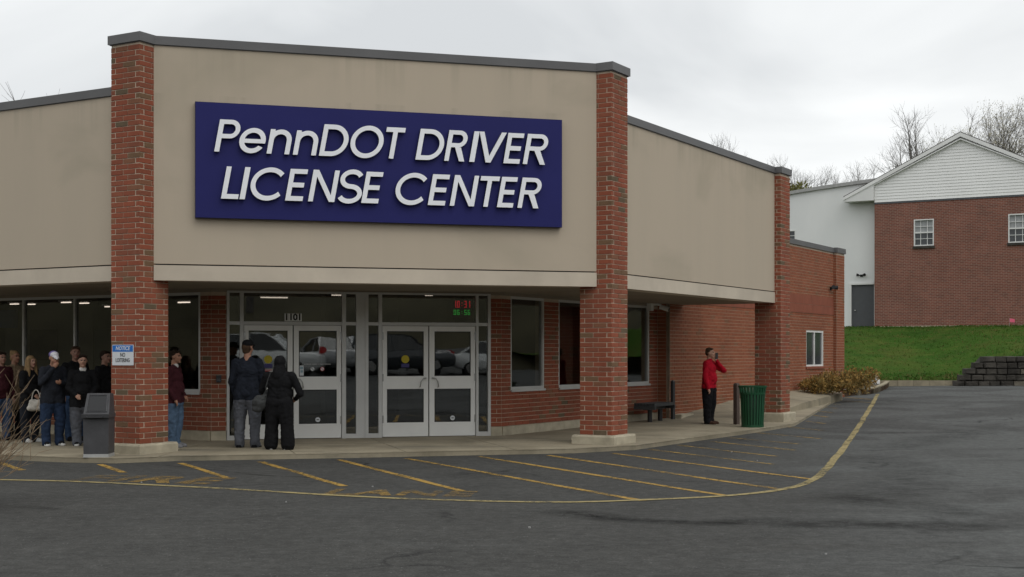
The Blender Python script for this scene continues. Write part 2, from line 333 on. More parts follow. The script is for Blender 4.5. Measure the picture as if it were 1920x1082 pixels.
class Fr:
    """wall frame: origin on plan, direction u to the right as seen from outside, n outward"""
    def __init__(s, o, deg): s.o = o; s.a = R(deg); s.u = (math.cos(s.a), math.sin(s.a)); s.n = (math.sin(s.a), -math.cos(s.a))
    def pt(s, t, d, z): return Vector((s.o[0] + s.u[0] * t + s.n[0] * d, s.o[1] + s.u[1] * t + s.n[1] * d, z))
    def xy(s, t, d): p = s.pt(t, d, 0); return (p.x, p.y)
    def t(s, px, d=0.0):                        # where along the wall a photo column falls
        r = (px - 960) / FPX; x0, y0 = s.o[0] + s.n[0] * d, s.o[1] + s.n[1] * d
        return (r * y0 - x0) / (s.u[0] - r * s.u[1])
    def z(s, px, py, d=0.0):
        return EYE + (HZ - py) * s.pt(s.t(px, d), d, 0).y / FPX
def G(x, y):                                    # lot surface: level, then climbing gently to the right and back
    s_ = (x - 1.72) * 0.518 + (y - 22.5) * 0.855 - 7
    q_ = 5.0 - y                                # the lot climbs behind the photographer
    return 0.017 * 0.5 * (s_ + math.sqrt(s_ * s_ + 4)) - 0.004 + 0.09 * 0.5 * (q_ + math.sqrt(q_ * q_ + 1)) * (1 if y > -16 else 21 / q_)
def gp(px, py, dz=0.0):
    y = 20.0
    for _ in range(40):
        x = (px - 960) / FPX * y; y = FPX * (EYE - G(x, y) - dz) / (py - HZ)
    return ((px - 960) / FPX * y, y)
def text_mesh(txt, size, fr, t, d, z, name, mat, parent, depth=0.002, bold=0.0, align='CENTER', sx=1.0, shear=0.0):
    cu = bpy.data.curves.new('txt', 'FONT'); cu.body = txt; cu.size = size; cu.align_x = align; cu.align_y = 'CENTER'; cu.extrude = depth; cu.offset = bold; cu.shear = shear; cu.resolution_u = 3
    ob = bpy.data.objects.new('txt', cu); col.objects.link(ob); dg = bpy.context.evaluated_depsgraph_get(); dg.update()
    me = bpy.data.meshes.new_from_object(ob.evaluated_get(dg)); bpy.data.objects.remove(ob); bpy.data.curves.remove(cu)
    o = fr.pt(t, d, z)
    for v_ in me.vertices:
        x, y, zz_ = v_.co; p = fr.pt(t + x * sx, d + zz_, z + y) - o; v_.co = p
    me.materials.clear(); me.materials.append(MAT[mat]); me.name = name
    return put(name, me, o, parent)

# ---------------------------------------------------------------- plan of the building (three canopy fronts turning by about 45 degrees)
FC0 = (-5.817, 20.417)
FL, FC = Fr(FC0, -29.4), Fr(FC0, 15.6)
tC1 = FC.t(1147); FR = Fr(FC.xy(tC1, 0), 58.8)
D = 2.95                                        # depth of the covered walk
tR2 = FR.t(1464)                                # corner of the end pier
cl, cr = D * math.tan(R(22.5)), D * math.tan(R(21.6))
IL, IR = FL.xy(-cl, -D), FR.xy(cr, -D)          # bends of the inner wall
tQ = FR.t(1233, -D); DW = -D + 0.32; tQ1 = FR.t(1583, DW)
SW = 0.08                                       # walk height

# ---------------------------------------------------------------- ground
m = MB(); xs = [-60 + 1.5 * i for i in range(81)]; ys = [-26 + 1.5 * i for i in range(56)]
m.v = [(x, y, G(x, y)) for y in ys for x in xs]
for j in range(len(ys) - 1):
    for i in range(len(xs) - 1):
        a = j * len(xs) + i; m.f.append((a, a + 1, a + 1 + len(xs), a + len(xs))); m.m.append(0)
props(m.build('parking_lot', 'asphalt', smooth=True), kind='structure')
m = MB(); m.face([(-1500, -1500, -0.25), (1500, -1500, -0.25), (1500, 1500, -0.25), (-1500, 1500, -0.25)])
props(m.build('ground', 'earth'), kind='structure')
# wooded bank behind the photographer, mirrored in doors; flanks added to darken window reflections
m = MB(); prof = [(0, -0.1), (4, 1.4), (9, 4.5), (16, 9), (30, 12), (60, 13), (100, 8), (140, -.5)]; AZ = [R(85 + 5 * i) for i in range(67)]
for a_ in AZ:
    for (q, z) in prof:
        r_ = 46 + 22 * max(0, -math.cos(a_ - R(270))) + q + 2 * noise.noise((a_ * 4, q * .05, 1)); m.v.append((math.cos(a_) * r_ * 1.0, 8 + math.sin(a_) * r_ , z * (1 + .35 * noise.noise((a_ * 3, q * .06, 5)))))
np_ = len(prof)
for i in range(len(AZ) - 1):
    if AZ[i] < R(150): continue
    for j in range(np_ - 1): a = i * np_ + j; m.f.append((a, a + np_, a + np_ + 1, a + 1)); m.m.append(0)
props(m.build('unseen_bank', 'earth', smooth=True), kind='structure')
# lawn rising to the far buildings
def LZ(x, y):
    yb = 62 - 0.554 * (x - 17.2) if x > 17.2 else 62
    k0 = min(1, max(0, (x - 18.0) / 2.2)); z0 = 0.55 + k0 * 0.95
    u_ = min(1, max(0, (y - 50.4) / (yb - 50.4 - 0.6))); u_ = u_ * (1.15 - 0.15 * u_)
    return z0 + (2.9 - z0) * u_ + 0.04 * noise.noise((x * .35, y * .35, 2)) + min(6.5, max(0, y - yb) * 0.03 + max(0, y - yb - 8) * 0.36)
m = MB(); xs = [7 + 0.5 * i for i in range(90)]; ys = [50.4 + 0.5 * i for i in range(34)] + [68 + 6 * i for i in range(14)]
m.v = [(x, y, LZ(x, y)) for y in ys for x in xs]
for j in range(len(ys) - 1):
    for i in range(len(xs) - 1): a = j * len(xs) + i; m.f.append((a, a + 1, a + 1 + len(xs), a + len(xs))); m.m.append(0)
lawn = props(m.build('lawn', 'lawn', smooth=True), kind='structure')

gm = MB(); rnd = random.Random(5)
for i in range(16000):
    x = rnd.uniform(11, 25.5); yb = 62 - 0.554 * (x - 17.2) if x > 17.2 else 62
    q = rnd.random(); y = 50.42 + (rnd.random() ** 2 * 1.2 if q < .30 else (yb - 50.9 - rnd.random() ** 2 * .8 if q < .5 else rnd.random() * (yb - 51)))
    p = Vector((x, y, LZ(x, y) - .01)); h_ = rnd.uniform(.02, .07) * (1.3 if q < .3 else 1); a = rnd.uniform(0, 6.28); w = rnd.uniform(.012, .03); sd = Vector((math.cos(a), math.sin(a), 0)) * w; ln = Vector((rnd.uniform(-.5, .5), rnd.uniform(-.5, .5), 1)) * h_
    gm.face([p - sd, p + sd, p + ln + sd * .3, p + ln - sd * .3], 0 if rnd.random() < .85 else 1)
plain('dry_grass', (0.17, 0.13, 0.05), .9, var=.3)
gm.build('grass_blades', ['lawn', 'dry_grass'], lawn)['kind'] = 'stuff'
# covered walk slab, ramp and raised landing
edge = [(-230, 852), (0, 862), (120, 867), (215, 869), (330, 864.5), (640, 859), (900, 853.5), (1075, 850), (1192, 843.5), (1300, 828), (1400, 814), (1490, 799), (1583, 742)]
E = [gp(*p) for p in edge]
inner = [FR.xy(tR2 + 6.6, DW + 0.2), FR.xy(tQ + 1.0, DW - 0.3), FR.xy(tQ, -D - 0.3), (IR[0], IR[1] + 0.3), (IL[0], IL[1] + 0.3), FL.xy(-14, -D - 0.3), FL.xy(-14, 0)]
slabz = lambda p: SW + max(0, G(p[0], p[1]) - G(5, 29)) * 0.85
# split in bays at the expansion joints: each bay its own slab with a narrow recessed joint
walk = MB(); walk.prism(E + inner, -0.2, lambda p: slabz(p) - 0.012)
walk = props(walk.build('sidewalk', 'concrete'), kind='structure')
def inter(a, b, c_, d_):
    x1, y1 = a; x2, y2 = b; x3, y3 = c_; x4, y4 = d_; den = (x1 - x2) * (y3 - y4) - (y1 - y2) * (x3 - x4)
    tt = ((x1 - x3) * (y3 - y4) - (y1 - y3) * (x3 - x4)) / den; return (x1 + tt * (x2 - x1), y1 + tt * (y2 - y1))
def clip(poly, a, b):                           # keep the left side of a->b
    out = []; sd = lambda p: (b[0] - a[0]) * (p[1] - a[1]) - (b[1] - a[1]) * (p[0] - a[0])
    for i in range(len(poly)):
        p, q = poly[i], poly[(i + 1) % len(poly)]; sp_, sq = sd(p), sd(q)
        if sp_ >= 0: out.append(p)
        if sp_ * sq < 0: out.append(inter(p, q, a, b))
    return out
cuts = []
for t in (-11, -8.4, -5.6, -2.8): cuts.append((FL.xy(t, 4), FL.xy(t, -6)))
cuts.append(((FC0[0] + 0.5, FC0[1] - 6), IL))
for t in (2.35, 4.1, 5.9): cuts.append((FC.xy(t, 4), FC.xy(t, -6)))
cuts.append((FR.xy(-2.2, 6), IR))
for t in (2.6, 4.6, 6.6): cuts.append((FR.xy(t, 5), FR.xy(t, -6)))
full = E + inner; gap = 0.008
for i in range(len(cuts) + 1):
    poly = full
    if i > 0:
        a, b = cuts[i - 1]; nx, ny = b[1] - a[1], -(b[0] - a[0]); L = math.hypot(nx, ny); nx, ny = nx / L * gap, ny / L * gap
        poly = clip(poly, (b[0] + nx, b[1] + ny), (a[0] + nx, a[1] + ny))
    if i < len(cuts):
        a, b = cuts[i]; nx, ny = b[1] - a[1], -(b[0] - a[0]); L = math.hypot(nx, ny); nx, ny = nx / L * gap, ny / L * gap
        poly = clip(poly, (a[0] - nx, a[1] - ny), (b[0] - nx, b[1] - ny))
    if len(poly) > 2:
        q = MB(); q.prism(poly, lambda p: slabz(p) - 0.02, slabz); q.build('paving_slab', 'concrete', walk)
# ramp beside the neighbouring brick wall, rising to a landing with a chipped edge
m = MB(); rows = []
for t, zi, zo, w in ((tQ - 0.1, 0.10, 0.083, 1.9), (tQ + 0.5, 0.17, 0.12, 1.9), (tQ + 3, 0.36, 0.22, 1.7), (tQ + 5.2, 0.52, 0.33, 1.45), (tQ + 8, 0.56, 0.40, 1.15), (tQ + 11.4, 0.58, 0.44, 0.65)):
    rows.append([FR.pt(t, DW - 0.02, zi), FR.pt(t, DW + w, zo), FR.pt(t, DW + w + 0.015, -0.1), FR.pt(t, DW - 0.02, -0.1)])
for a, b in zip(rows, rows[1:]):
    for j in range(4): m.face([a[j], a[(j + 1) % 4], b[(j + 1) % 4], b[j]][::-1])
m.face(rows[0]); m.face(rows[-1][::-1])
ramp = props(m.build('ramp', 'concrete'), kind='structure')
m = MB(); m.box(FR, tQ + 0.03, tQ + 0.75, DW + 0.0, DW + 0.28, 0.05, 0.21); m.build('ramp_kerb', 'concrete_base', ramp)

# painted markings
def strip(pts, w, name, mat, dz=0.004, label=None, group=None, kind='structure'):
    m = MB(); L, Rr = [], []
    P = []
    for a, b in zip(pts, pts[1:]):
        n = max(2, int(math.dist(a, b) / 0.35)); P += [(a[0] + (b[0] - a[0]) * i / n, a[1] + (b[1] - a[1]) * i / n) for i in range(n)]
    P.append(pts[-1])
    for i, p in enumerate(P):
        a, b = P[max(0, i - 1)], P[min(len(P) - 1, i + 1)]; d = (b[0] - a[0], b[1] - a[1]); l = math.hypot(*d) or 1
        wj = w * (1 + 0.22 * noise.noise((p[0] * 3, p[1] * 3, 7))); wob = .025 * noise.noise((p[0] * .9, p[1] * .9, 3)); p = (p[0] + wob, p[1] + wob * .6); nx, ny = -d[1] / l * wj / 2, d[0] / l * wj / 2
        L.append((p[0] + nx, p[1] + ny, G(p[0] + nx, p[1] + ny) + dz)); Rr.append((p[0] - nx, p[1] - ny, G(p[0] - nx, p[1] - ny) + dz))
    for i in range(len(P) - 1): m.face([Rr[i], Rr[i + 1], L[i + 1], L[i]])
    o = m.build(name, mat); return props(o, kind=kind)
def smooth_path(pts, n=6):
    out = []
    for i in range(len(pts) - 1):
        p0, p1, p2, p3 = pts[max(0, i - 1)], pts[i], pts[i + 1], pts[min(len(pts) - 1, i + 2)]
        for j in range(n):
            t = j / n; out.append(tuple(0.5 * (2 * p1[k] + (p2[k] - p0[k]) * t + (2 * p0[k] - 5 * p1[k] + 4 * p2[k] - p3[k]) * t * t + (3 * p1[k] - p0[k] - 3 * p2[k] + p3[k]) * t ** 3) for k in (0, 1)))
    return out + [pts[-1]]
outer = smooth_path([gp(*p) for p in [(-260, 894), (0, 900), (140, 903.5), (390, 915), (640, 930), (860, 939), (1060, 942), (1205, 938), (1365, 930), (1470, 917.5), (1522, 901), (1556, 873), (1600, 815), (1636, 757), (1646, 739)]])
strip(outer, 0.115, 'lane_marking', 'paint_pale', 0.0065)
for a, b, mt in [((0, 868), (43, 882), 'y'), ((185, 871), (232, 886.5), 'y'), ((340, 868.5), (425, 896), 'y'), ((487, 866), (645, 912), 'y'), ((635, 862.5), (865, 921), 'y'), ((763, 860), (1205, 939.5), 'y'),
                 ((897, 856), (1367, 931), 'y'), ((1028, 854), (1470, 919), 'y'), ((1148, 850), (1522, 899), 'y'), ((1217, 843), (1450, 871), 'f'), ((1272, 835), (1455, 856), 'f'), ((1335, 828), (1490, 844.5), 'w'),
                 ((1368, 821), (1500, 833), 'f'), ((1412, 811), (1540, 823), 'w'), ((1478, 801), (1545, 807.5), 'f'), ((1512, 790), (1545, 794.5), 'w'), ((1516, 777.5), (1552, 782.5), 'w'), ((1530, 771), (1562, 774), 'w'), ((1544, 763.5), (1568, 766), 'w'), ((1556, 757.5), (1575, 759), 'w'), ((1568, 751), (1632, 755), 'w'), ((1584, 745), (1632, 749), 'w')]:
    strip([gp(*a), gp(*b)], 0.105, 'hatch_marking', {'y': 'paint_yellow', 'w': 'paint_worn', 'f': 'paint_worn'}[mt], 0.0045)
k = N('seam'); v = k.pos(); fa = k.n('ShaderNodeAttribute', attribute_name='fade').outputs['Fac']
k.bsdf((0.024, 0.024, 0.023), 0.95, spec=.1, alpha=k.math('MULTIPLY', fa, k.ramp(k.noise(v, 2.2, 7, .78), [(.36, 0.0), (.62, 1.0)])))
def seam(pts, w, s_=.60):                                # old sealed cracks and stains, fading out sideways
    P = smooth_path([gp(*q) for q in pts], 16); m = MB(); fade = []; n = len(P); rows_ = 5
    for i, p in enumerate(P):
        a_, b_ = P[max(0, i - 1)], P[min(n - 1, i + 1)]; d = (b_[0] - a_[0], b_[1] - a_[1]); l = math.hypot(*d) or 1; endf = min(1, min(i, n - 1 - i) / (n * .12))
        c_ = (p[0] + .15 * noise.noise((p[0] * .8, p[1], 4)), p[1] + .12 * noise.noise((p[0] * 1.3, p[1], 9))); wj = w * (1 + .5 * noise.noise((p[0] * .9, p[1] * .9, 2)))
        for j in range(rows_):
            q = (j / (rows_ - 1) - .5) * wj; x_, y_ = c_[0] - d[1] / l * q, c_[1] + d[0] / l * q; m.v.append((x_, y_, G(x_, y_) + .0035)); fade.append(s_ * endf * (0, .65, 1, .65, 0)[j])
    for i in range(n - 1):
        for j in range(rows_ - 1): a_ = i * rows_ + j; m.f.append((a_, a_ + rows_, a_ + rows_ + 1, a_ + 1)); m.m.append(0)
    o = m.build('asphalt_seam', 'seam'); at = o.data.attributes.new('fade', 'FLOAT', 'POINT'); at.data.foreach_set('value', fade); props(o, kind='structure')
seam([(1010, 966), (1070, 963), (1180, 974), (1300, 980), (1420, 978), (1540, 983), (1700, 984), (1930, 992)], .75)
seam([(1062, 960), (1150, 972), (1260, 978), (1390, 981)], .22)
seam([(1620, 842), (1700, 834), (1760, 822), (1800, 815), (1860, 800)], 1.5, .30)
seam([(1600, 852), (1660, 864), (1700, 880), (1700, 900), (1650, 925), (1560, 950)], 1.5, .30)
seam([(1560, 930), (1640, 940), (1740, 950), (1850, 975)], .9, .30)
seam([(300, 872), (420, 884), (520, 893), (620, 899)], .14)
seam([(30, 950), (60, 952), (110, 958)], .5, .30)
# worn lettering FIRE / LANE on the asphalt
def road_text(txt, p, ang, h, wscale, name, mat):
    cu = bpy.data.curves.new('txt', 'FONT'); cu.body = txt; cu.size = h / 0.73; cu.resolution_u = 3; cu.space_character = 1.12; cu.offset = .035
    ob = bpy.data.objects.new('txt', cu); col.objects.link(ob); dg = bpy.context.evaluated_depsgraph_get(); dg.update()
    me = bpy.data.meshes.new_from_object(ob.evaluated_get(dg)); bpy.data.objects.remove(ob); bpy.data.curves.remove(cu)
    c_, s_ = math.cos(ang), math.sin(ang)
    for v_ in me.vertices:
        x, y = v_.co.x * wscale, v_.co.y; X, Y = x * c_ - y * s_, x * s_ + y * c_; v_.co = (X, Y, G(p[0] + X, p[1] + Y) + 0.0055)
    me.materials.clear(); me.materials.append(MAT[mat]); o = put(name, me, (p[0], p[1], 0)); props(o, kind='structure')
road_text('FIRE', gp(122, 901), R(-14), 0.86, 0.86, 'road_lettering', 'paint_faint')
road_text('LANE', gp(600, 927), R(-9), 0.62, 0.80, 'road_lettering', 'paint_faint')

# ---------------------------------------------------------------- licence centre building
CH, BL, BH, BW, JT = 0.0846, 0.2635, 0.0746, 0.09, 0.010
_bm = {}
def brick_mesh(L, W, H=BH, mat='brick_red', key=''):
    kk = (round(L, 3), round(W, 3), round(H, 3), mat)
    if kk in _bm: return _bm[kk]
    me = bpy.data.meshes.new('brick'); me.from_pydata(*_brick_geo(kk[0], kk[1], kk[2])); me.materials.append(MAT[mat]); _bm[kk] = me; return me
def _brick_geo(L, W, H, c=0.004):
    v = []                                       # every edge slightly eased
    for sx_ in (-1, 1):
        for sy in (-1, 1):
            for sz in (-1, 1):
                v += [(sx_ * (L / 2 - c), sy * W / 2, sz * (H / 2 - c)), (sx_ * L / 2, sy * (W / 2 - c), sz * (H / 2 - c)), (sx_ * (L / 2 - c), sy * (W / 2 - c), sz * H / 2)]
    def I(a, b, c_, k_): return ((a * 2 + b) * 2 + c_) * 3 + k_
    f = [(I(0, 0, 0, 0), I(1, 0, 0, 0), I(1, 0, 1, 0), I(0, 0, 1, 0)), (I(1, 1, 0, 0), I(0, 1, 0, 0), I(0, 1, 1, 0), I(1, 1, 1, 0)),
         (I(1, 0, 0, 1), I(1, 1, 0, 1), I(1, 1, 1, 1), I(1, 0, 1, 1)), (I(0, 1, 0, 1), I(0, 0, 0, 1), I(0, 0, 1, 1), I(0, 1, 1, 1)),
         (I(0, 0, 1, 2), I(1, 0, 1, 2), I(1, 1, 1, 2), I(0, 1, 1, 2)), (I(0, 1, 0, 2), I(1, 1, 0, 2), I(1, 0, 0, 2), I(0, 0, 0, 2)),
         (I(0, 0, 0, 0), I(0, 0, 1, 0), I(0, 0, 1, 1), I(0, 0, 0, 1)), (I(1, 0, 1, 0), I(1, 0, 0, 0), I(1, 0, 0, 1), I(1, 0, 1, 1)),
         (I(0, 1, 1, 0), I(0, 1, 0, 0), I(0, 1, 0, 1), I(0, 1, 1, 1)), (I(1, 1, 0, 0), I(1, 1, 1, 0), I(1, 1, 1, 1), I(1, 1, 0, 1)),
         (I(0, 0, 1, 0), I(1, 0, 1, 0), I(1, 0, 1, 2), I(0, 0, 1, 2)), (I(1, 0, 0, 0), I(0, 0, 0, 0), I(0, 0, 0, 2), I(1, 0, 0, 2)),
         (I(1, 1, 1, 0), I(0, 1, 1, 0), I(0, 1, 1, 2), I(1, 1, 1, 2)), (I(0, 1, 0, 0), I(1, 1, 0, 0), I(1, 1, 0, 2), I(0, 1, 0, 2)),
         (I(1, 0, 1, 1), I(1, 1, 1, 1), I(1, 1, 1, 2), I(1, 0, 1, 2)), (I(0, 1, 1, 1), I(0, 0, 1, 1), I(0, 0, 1, 2), I(0, 1, 1, 2)),
         (I(1, 1, 0, 1), I(1, 0, 0, 1), I(1, 0, 0, 2), I(1, 1, 0, 2)), (I(0, 0, 0, 1), I(0, 1, 0, 1), I(0, 1, 0, 2), I(0, 0, 0, 2))]
    return v, [], f
class BrickPile:
    """places bricks singly until the quota is spent, the rest join one mesh"""
    def __init__(s, parent, quota, mat='brick_red'): s.p = parent; s.q = quota; s.mat = mat; s.b = MB()
    def add(s, c, L, W, rot, H=BH, single=True):
        c = Vector(c) + Vector((random.uniform(-1, 1), random.uniform(-1, 1), random.uniform(-.6, .6))) * 0.0014
        rot += random.uniform(-.006, .006)
        if single and s.q > 0:
            s.q -= 1; put('brick', brick_mesh(L, W, H, s.mat), c, s.p, rot)
        else:
            i = len(s.b.v); g = _brick_geo(L, W, H); cc, ss = math.cos(rot), math.sin(rot)
            s.b.v += [(c.x + x * cc - y * ss, c.y + x * ss + y * cc, c.z + z) for x, y, z in g[0]]
            s.b.f += [tuple(i + j for j in f) for f in g[2]]; s.b.m += [0] * len(g[2])
    def done(s):
        if s.b.f: o = s.b.build('brickwork', s.mat, s.p); o['kind'] = 'stuff'
SP = 2 * BL + BW + JT                            # pier side
def pier(bld, fr, t0, dirs, zb, zt, quota, fronts):
    """square pier: t0 is the corner; dirs -1/+1 says which way along t it runs; fronts = the two faces seen"""
    ta, tb = (t0 - SP, t0) if dirs < 0 else (t0, t0 + SP)
    m = MB(); m.box(fr, ta + .008, tb - .008, -SP + .008, -.008, zb - 0.02, zt); core = m.build('brick_pier', 'mortar', bld)
    pile = BrickPile(core, quota); n = int(round((zt - zb) / CH)); a = fr.a
    for c_ in range(n):
        z = zb + (c_ + .5) * CH
        if z + BH / 2 > zt: break
        sides = []
        for i in (0, 1):
            if c_ % 2 == 0:
                sides += [('front', ta + BL * (i + .5), -BW / 2, 0), ('right', tb - BW / 2, -BL * (i + .5), 1), ('back', tb - BL * (i + .5), -SP + BW / 2, 0), ('left', ta + BW / 2, -SP + BL * (i + .5), 1)]
            else:
                sides += [('front', tb - BL * (i + .5), -BW / 2, 0), ('right', tb - BW / 2, -SP + BL * (i + .5), 1), ('back', ta + BL * (i + .5), -SP + BW / 2, 0), ('left', ta + BW / 2, -BL * (i + .5), 1)]
        for sname, t, d, q in sides: pile.add(fr.pt(t, d, z), BL - JT, BW, a + q * math.pi / 2, single=sname in fronts)
    pile.done(); return core
def wall(bld, fr, d, t0, t1, z0, z1, holes, quota, name='brick_wall', mat='brick_red', near=None, band=None):
    """running-bond brick wall with real openings; bricks laid one by one"""
    TH = 0.22; m = MB()
    ts = sorted({t0, t1, *[h[0] for h in holes], *[h[1] for h in holes]}); zs = sorted({z0, z1, *[h[2] for h in holes], *[h[3] for h in holes]})
    ts = [t for t in ts if t0 <= t <= t1]; zs = [z for z in zs if z0 <= z <= z1]
    inh = lambda t, z: any(h[0] < t < h[1] and h[2] < z < h[3] for h in holes)
    for ta, tb in zip(ts, ts[1:]):
        za = None
        for z_a, z_b in zip(zs, zs[1:]):
            if not inh((ta + tb) / 2, (z_a + z_b) / 2): m.box(fr, ta, tb, d - TH, d - .008, z_a, z_b)
    core = m.build(name, 'mortar', bld); items = []
    nrow = int((z1 - z0) / CH)
    for r in range(nrow):
        za, zb_ = z0 + r * CH + JT / 2, z0 + (r + 1) * CH - JT / 2; zm = (za + zb_) / 2
        if band and band[0] < zm < band[1]: continue
        t = t0 - (BL / 2 if r % 2 else 0)
        while t < t1:
            segs = [(max(t, t0) + JT / 2, min(t + BL, t1) - JT / 2)]
            for h in holes:
                if h[2] < zm < h[3]:
                    ns = []
                    for a, b in segs:
                        if b <= h[0] or a >= h[1]: ns.append((a, b)); continue
                        if a < h[0]: ns.append((a, h[0] - .003))
                        if b > h[1]: ns.append((h[1] + .003, b))
                    segs = ns
            items += [(a, b, zm, zb_ - za) for a, b in segs if b - a > 0.03]
            t += BL
    if near is not None: items.sort(key=lambda q: near(q))
    pile = BrickPile(core, quota, mat)
    for a, b, zm, h in items: pile.add(fr.pt((a + b) / 2, d - BW / 2, zm), b - a, BW, fr.a, h)
    pile.done(); return core

bld = thing('office_building', (FC.xy(3.9, -4)[0], FC.xy(3.9, -4)[1], 0), 'tan stucco and red brick driver licence office with angled canopy', 'building')
ZC, ZW, ZF = 6.68, 5.915, 2.81                   # centre top, wing top, fascia bottom
pL = pier(bld, FL, 0, -1, 0.235, ZC - .14, 300, ('front', 'right'))
pR = pier(bld, FR, 0, 1, 0.235, ZC - .14, 300, ('front', 'left'))
pE = pier(bld, FR, tR2, 1, 0.30, ZW - .14, 120, ('front', 'left'))
def base(fr, ta, tb, z1, name='pier_base'):
    # chipped cast base: a slightly irregular block with eased top
    m = MB(); g = 0.105; pts = []
    c = [(ta - g, g), (tb + g, g), (tb + g, -SP - g), (ta - g, -SP - g)]
    for i in range(4):
        a, b = c[i], c[(i + 1) % 4]
        for q in range(9): pts.append((a[0] + (b[0] - a[0]) * q / 9, a[1] + (b[1] - a[1]) * q / 9))
    lo = []; mid = []; hi = []
    for i, (t, d) in enumerate(pts):
        j = noise.noise((t * 9 + tb, d * 9, 3)) * .012; cx, cy = (ta + tb) / 2, -SP / 2
        k_ = lambda f: (cx + (t - cx) * f, cy + (d - cy) * f)
        lo.append(fr.pt(*k_(1.0 + j), -0.05)); mid.append(fr.pt(*k_(1.0 + j), z1 - .03 + j)); hi.append(fr.pt(*k_(0.965 + j), z1 + j * .4))
    n = len(pts); i0 = 0; m.v = [tuple(p) for p in lo + mid + hi]
    for i in range(n):
        j = (i + 1) % n; m.f += [(j, i, n + i, n + j), (n + j, n + i, 2 * n + i, 2 * n + j)]; m.m += [0, 0]
    m.f.append(tuple(range(2 * n, 3 * n))[::-1]); m.m.append(0)
    return m.build(name, 'concrete_base', bld)
base(FL, -SP, 0, 0.235); base(FR, 0, SP, 0.235); base(FR, tR2, tR2 + SP, 0.30)
def cap(fr, ta, tb, z1, name='pier_cap'):
    m = MB(); g = .035; m.box(fr, ta - g, tb + g, -SP - g, g, z1 - .14, z1); m.box(fr, ta - .012, tb + .012, -SP - .012, .012, z1 - .152, z1 - .141); m.build(name, 'coping', bld)
cap(FL, -SP, 0, ZC); cap(FR, 0, SP, ZC); cap(FR, tR2, tR2 + SP, ZW)
def fascia(fr, ta, tb, d, zt):
    m = MB(); m.box(fr, ta, tb, d - .35, d, ZF + .265, zt - .13); m.build('fascia_panel', 'stucco', bld)
    m = MB(); m.box(fr, ta, tb, d - .33, d - .03, ZF + .24, ZF + .268); m.build('reveal_joint', 'letter_return', bld)
    m = MB(); m.box(fr, ta, tb, d - .36, d + .014, ZF, ZF + .243); m.build('fascia_band', 'stucco_light', bld)
    m = MB(); m.box(fr, ta, tb, d - .40, d + .03, zt - .14, zt - .004); m.box(fr, ta, tb, d - .38, d + .012, zt - .15, zt - .141); m.build('coping', 'coping', bld)
dC, dW = -.212, -.15
fascia(FC, .212, tC1 - .205, dC, ZC)
fascia(FL, -14, -.3, dW, ZW)
fascia(FR, .3, tR2 + .2, dW, ZW)
# soffit, roof, room behind the glass
def miter(d): c1, c2 = d * math.tan(R(22.5)), d * math.tan(R(21.6)); return FL.xy(c1, d), FR.xy(-c2, d)   # d negative inward
a0, a1 = miter(-.3)
m = MB(); m.prism([FL.xy(-14, -.3), a0, a1, FR.xy(tR2 + .5, -.3), FR.xy(tR2 + .5, -D + .02), IR, IL, FL.xy(-14, -D + .02)], ZF + .012, ZF + .2); m.build('soffit', 'soffit', bld)
m = MB(); m.box(FR, tR2 + .2, tR2 + .5, -D + .05, -.65, ZF + .02, ZW - .2); m.build('canopy_end', 'stucco', bld)
bk = [FR.xy(tQ + 0.0, -9.5), FC.xy(3.9, -13), FL.xy(-14, -9.5)]
b0, b1 = miter(-.45)
m = MB(); m.prism([FL.xy(-14, -.45), b0, b1, FR.xy(tR2 + .45, -.45), FR.xy(tR2 + .45, -D)] + bk, ZW - .55, ZW - .35); m.build('roof', 'roof_shingle', bld)
room = [FL.xy(-14, -D - .25), (IL[0], IL[1] + .25), (IR[0], IR[1] + .25), FR.xy(tQ, -D - .25)] + bk
m = MB(); m.prism(room, .02, SW + .01); m.build('floor', 'interior_floor', bld)
m = MB(); m.prism(room, 2.84, 2.95); m.build('ceiling', 'interior_wall', bld)
m = MB()
for a, b in ((room[3], bk[0]), (bk[0], bk[1]), (bk[1], bk[2]), (bk[2], room[0])):
    f_ = Fr(a, math.degrees(math.atan2(b[1] - a[1], b[0] - a[0]))); m.box(f_, 0, math.dist(a, b), -.1, .1, 0, ZW - .4)
m.build('rear_wall', 'interior_wall', bld)
m = MB(); m.box(FC, 1.9, 4.4, -D - 3.4, -D - 3.3, SW, 2.84); m.box(FR, 2.5, 2.62, -D - 3.4, -D - 1.2, SW, 2.84); m.build('partition', 'interior_dark', bld)
m = MB(); m.box(FR, 2.05, 2.3, -D - .9, -D - .65, SW, 2.84); m.box(FL, -3.9, -3.55, -D - 1.2, -D - .9, SW, 2.84); m.build('column', 'interior_wall', bld)
m = MB(); m.box(FC, 2.1, 5.8, -D - 5.2, -D - 4.5, SW, 1.15); m.box(FL, -9, -4.5, -D - 3.2, -D - 2.6, SW, 1.1); m.build('counter', 'interior_dark', bld)
for (fr, t, z0, w, h, mt) in ((FL, -9.5, 1.5, .9, .7, 'post_brown'), (FL, -7.4, 1.4, .6, .8, 'bench_grey'), (FL, -5.6, 1.6, 1.1, .6, 'post_brown'), (FC, 2.6, 1.5, .7, .9, 'screen_blue'), (FC, 5.2, 1.6, 1.0, .7, 'interior_wall'), (FR, 5.6, 1.4, .5, .7, 'sticker_grey')):
    m = MB(); m.box(fr, t, t + w, -D - 3.02, -D - 3.0, z0, z0 + h); m.build('poster', mt, bld)
for t in (-10.4, -4.0): m = MB(); m.box(FL, t, t + 2.9, -D - 3.2, -D - 3.05, SW, 2.84); m.build('partition', 'interior_wall', bld)
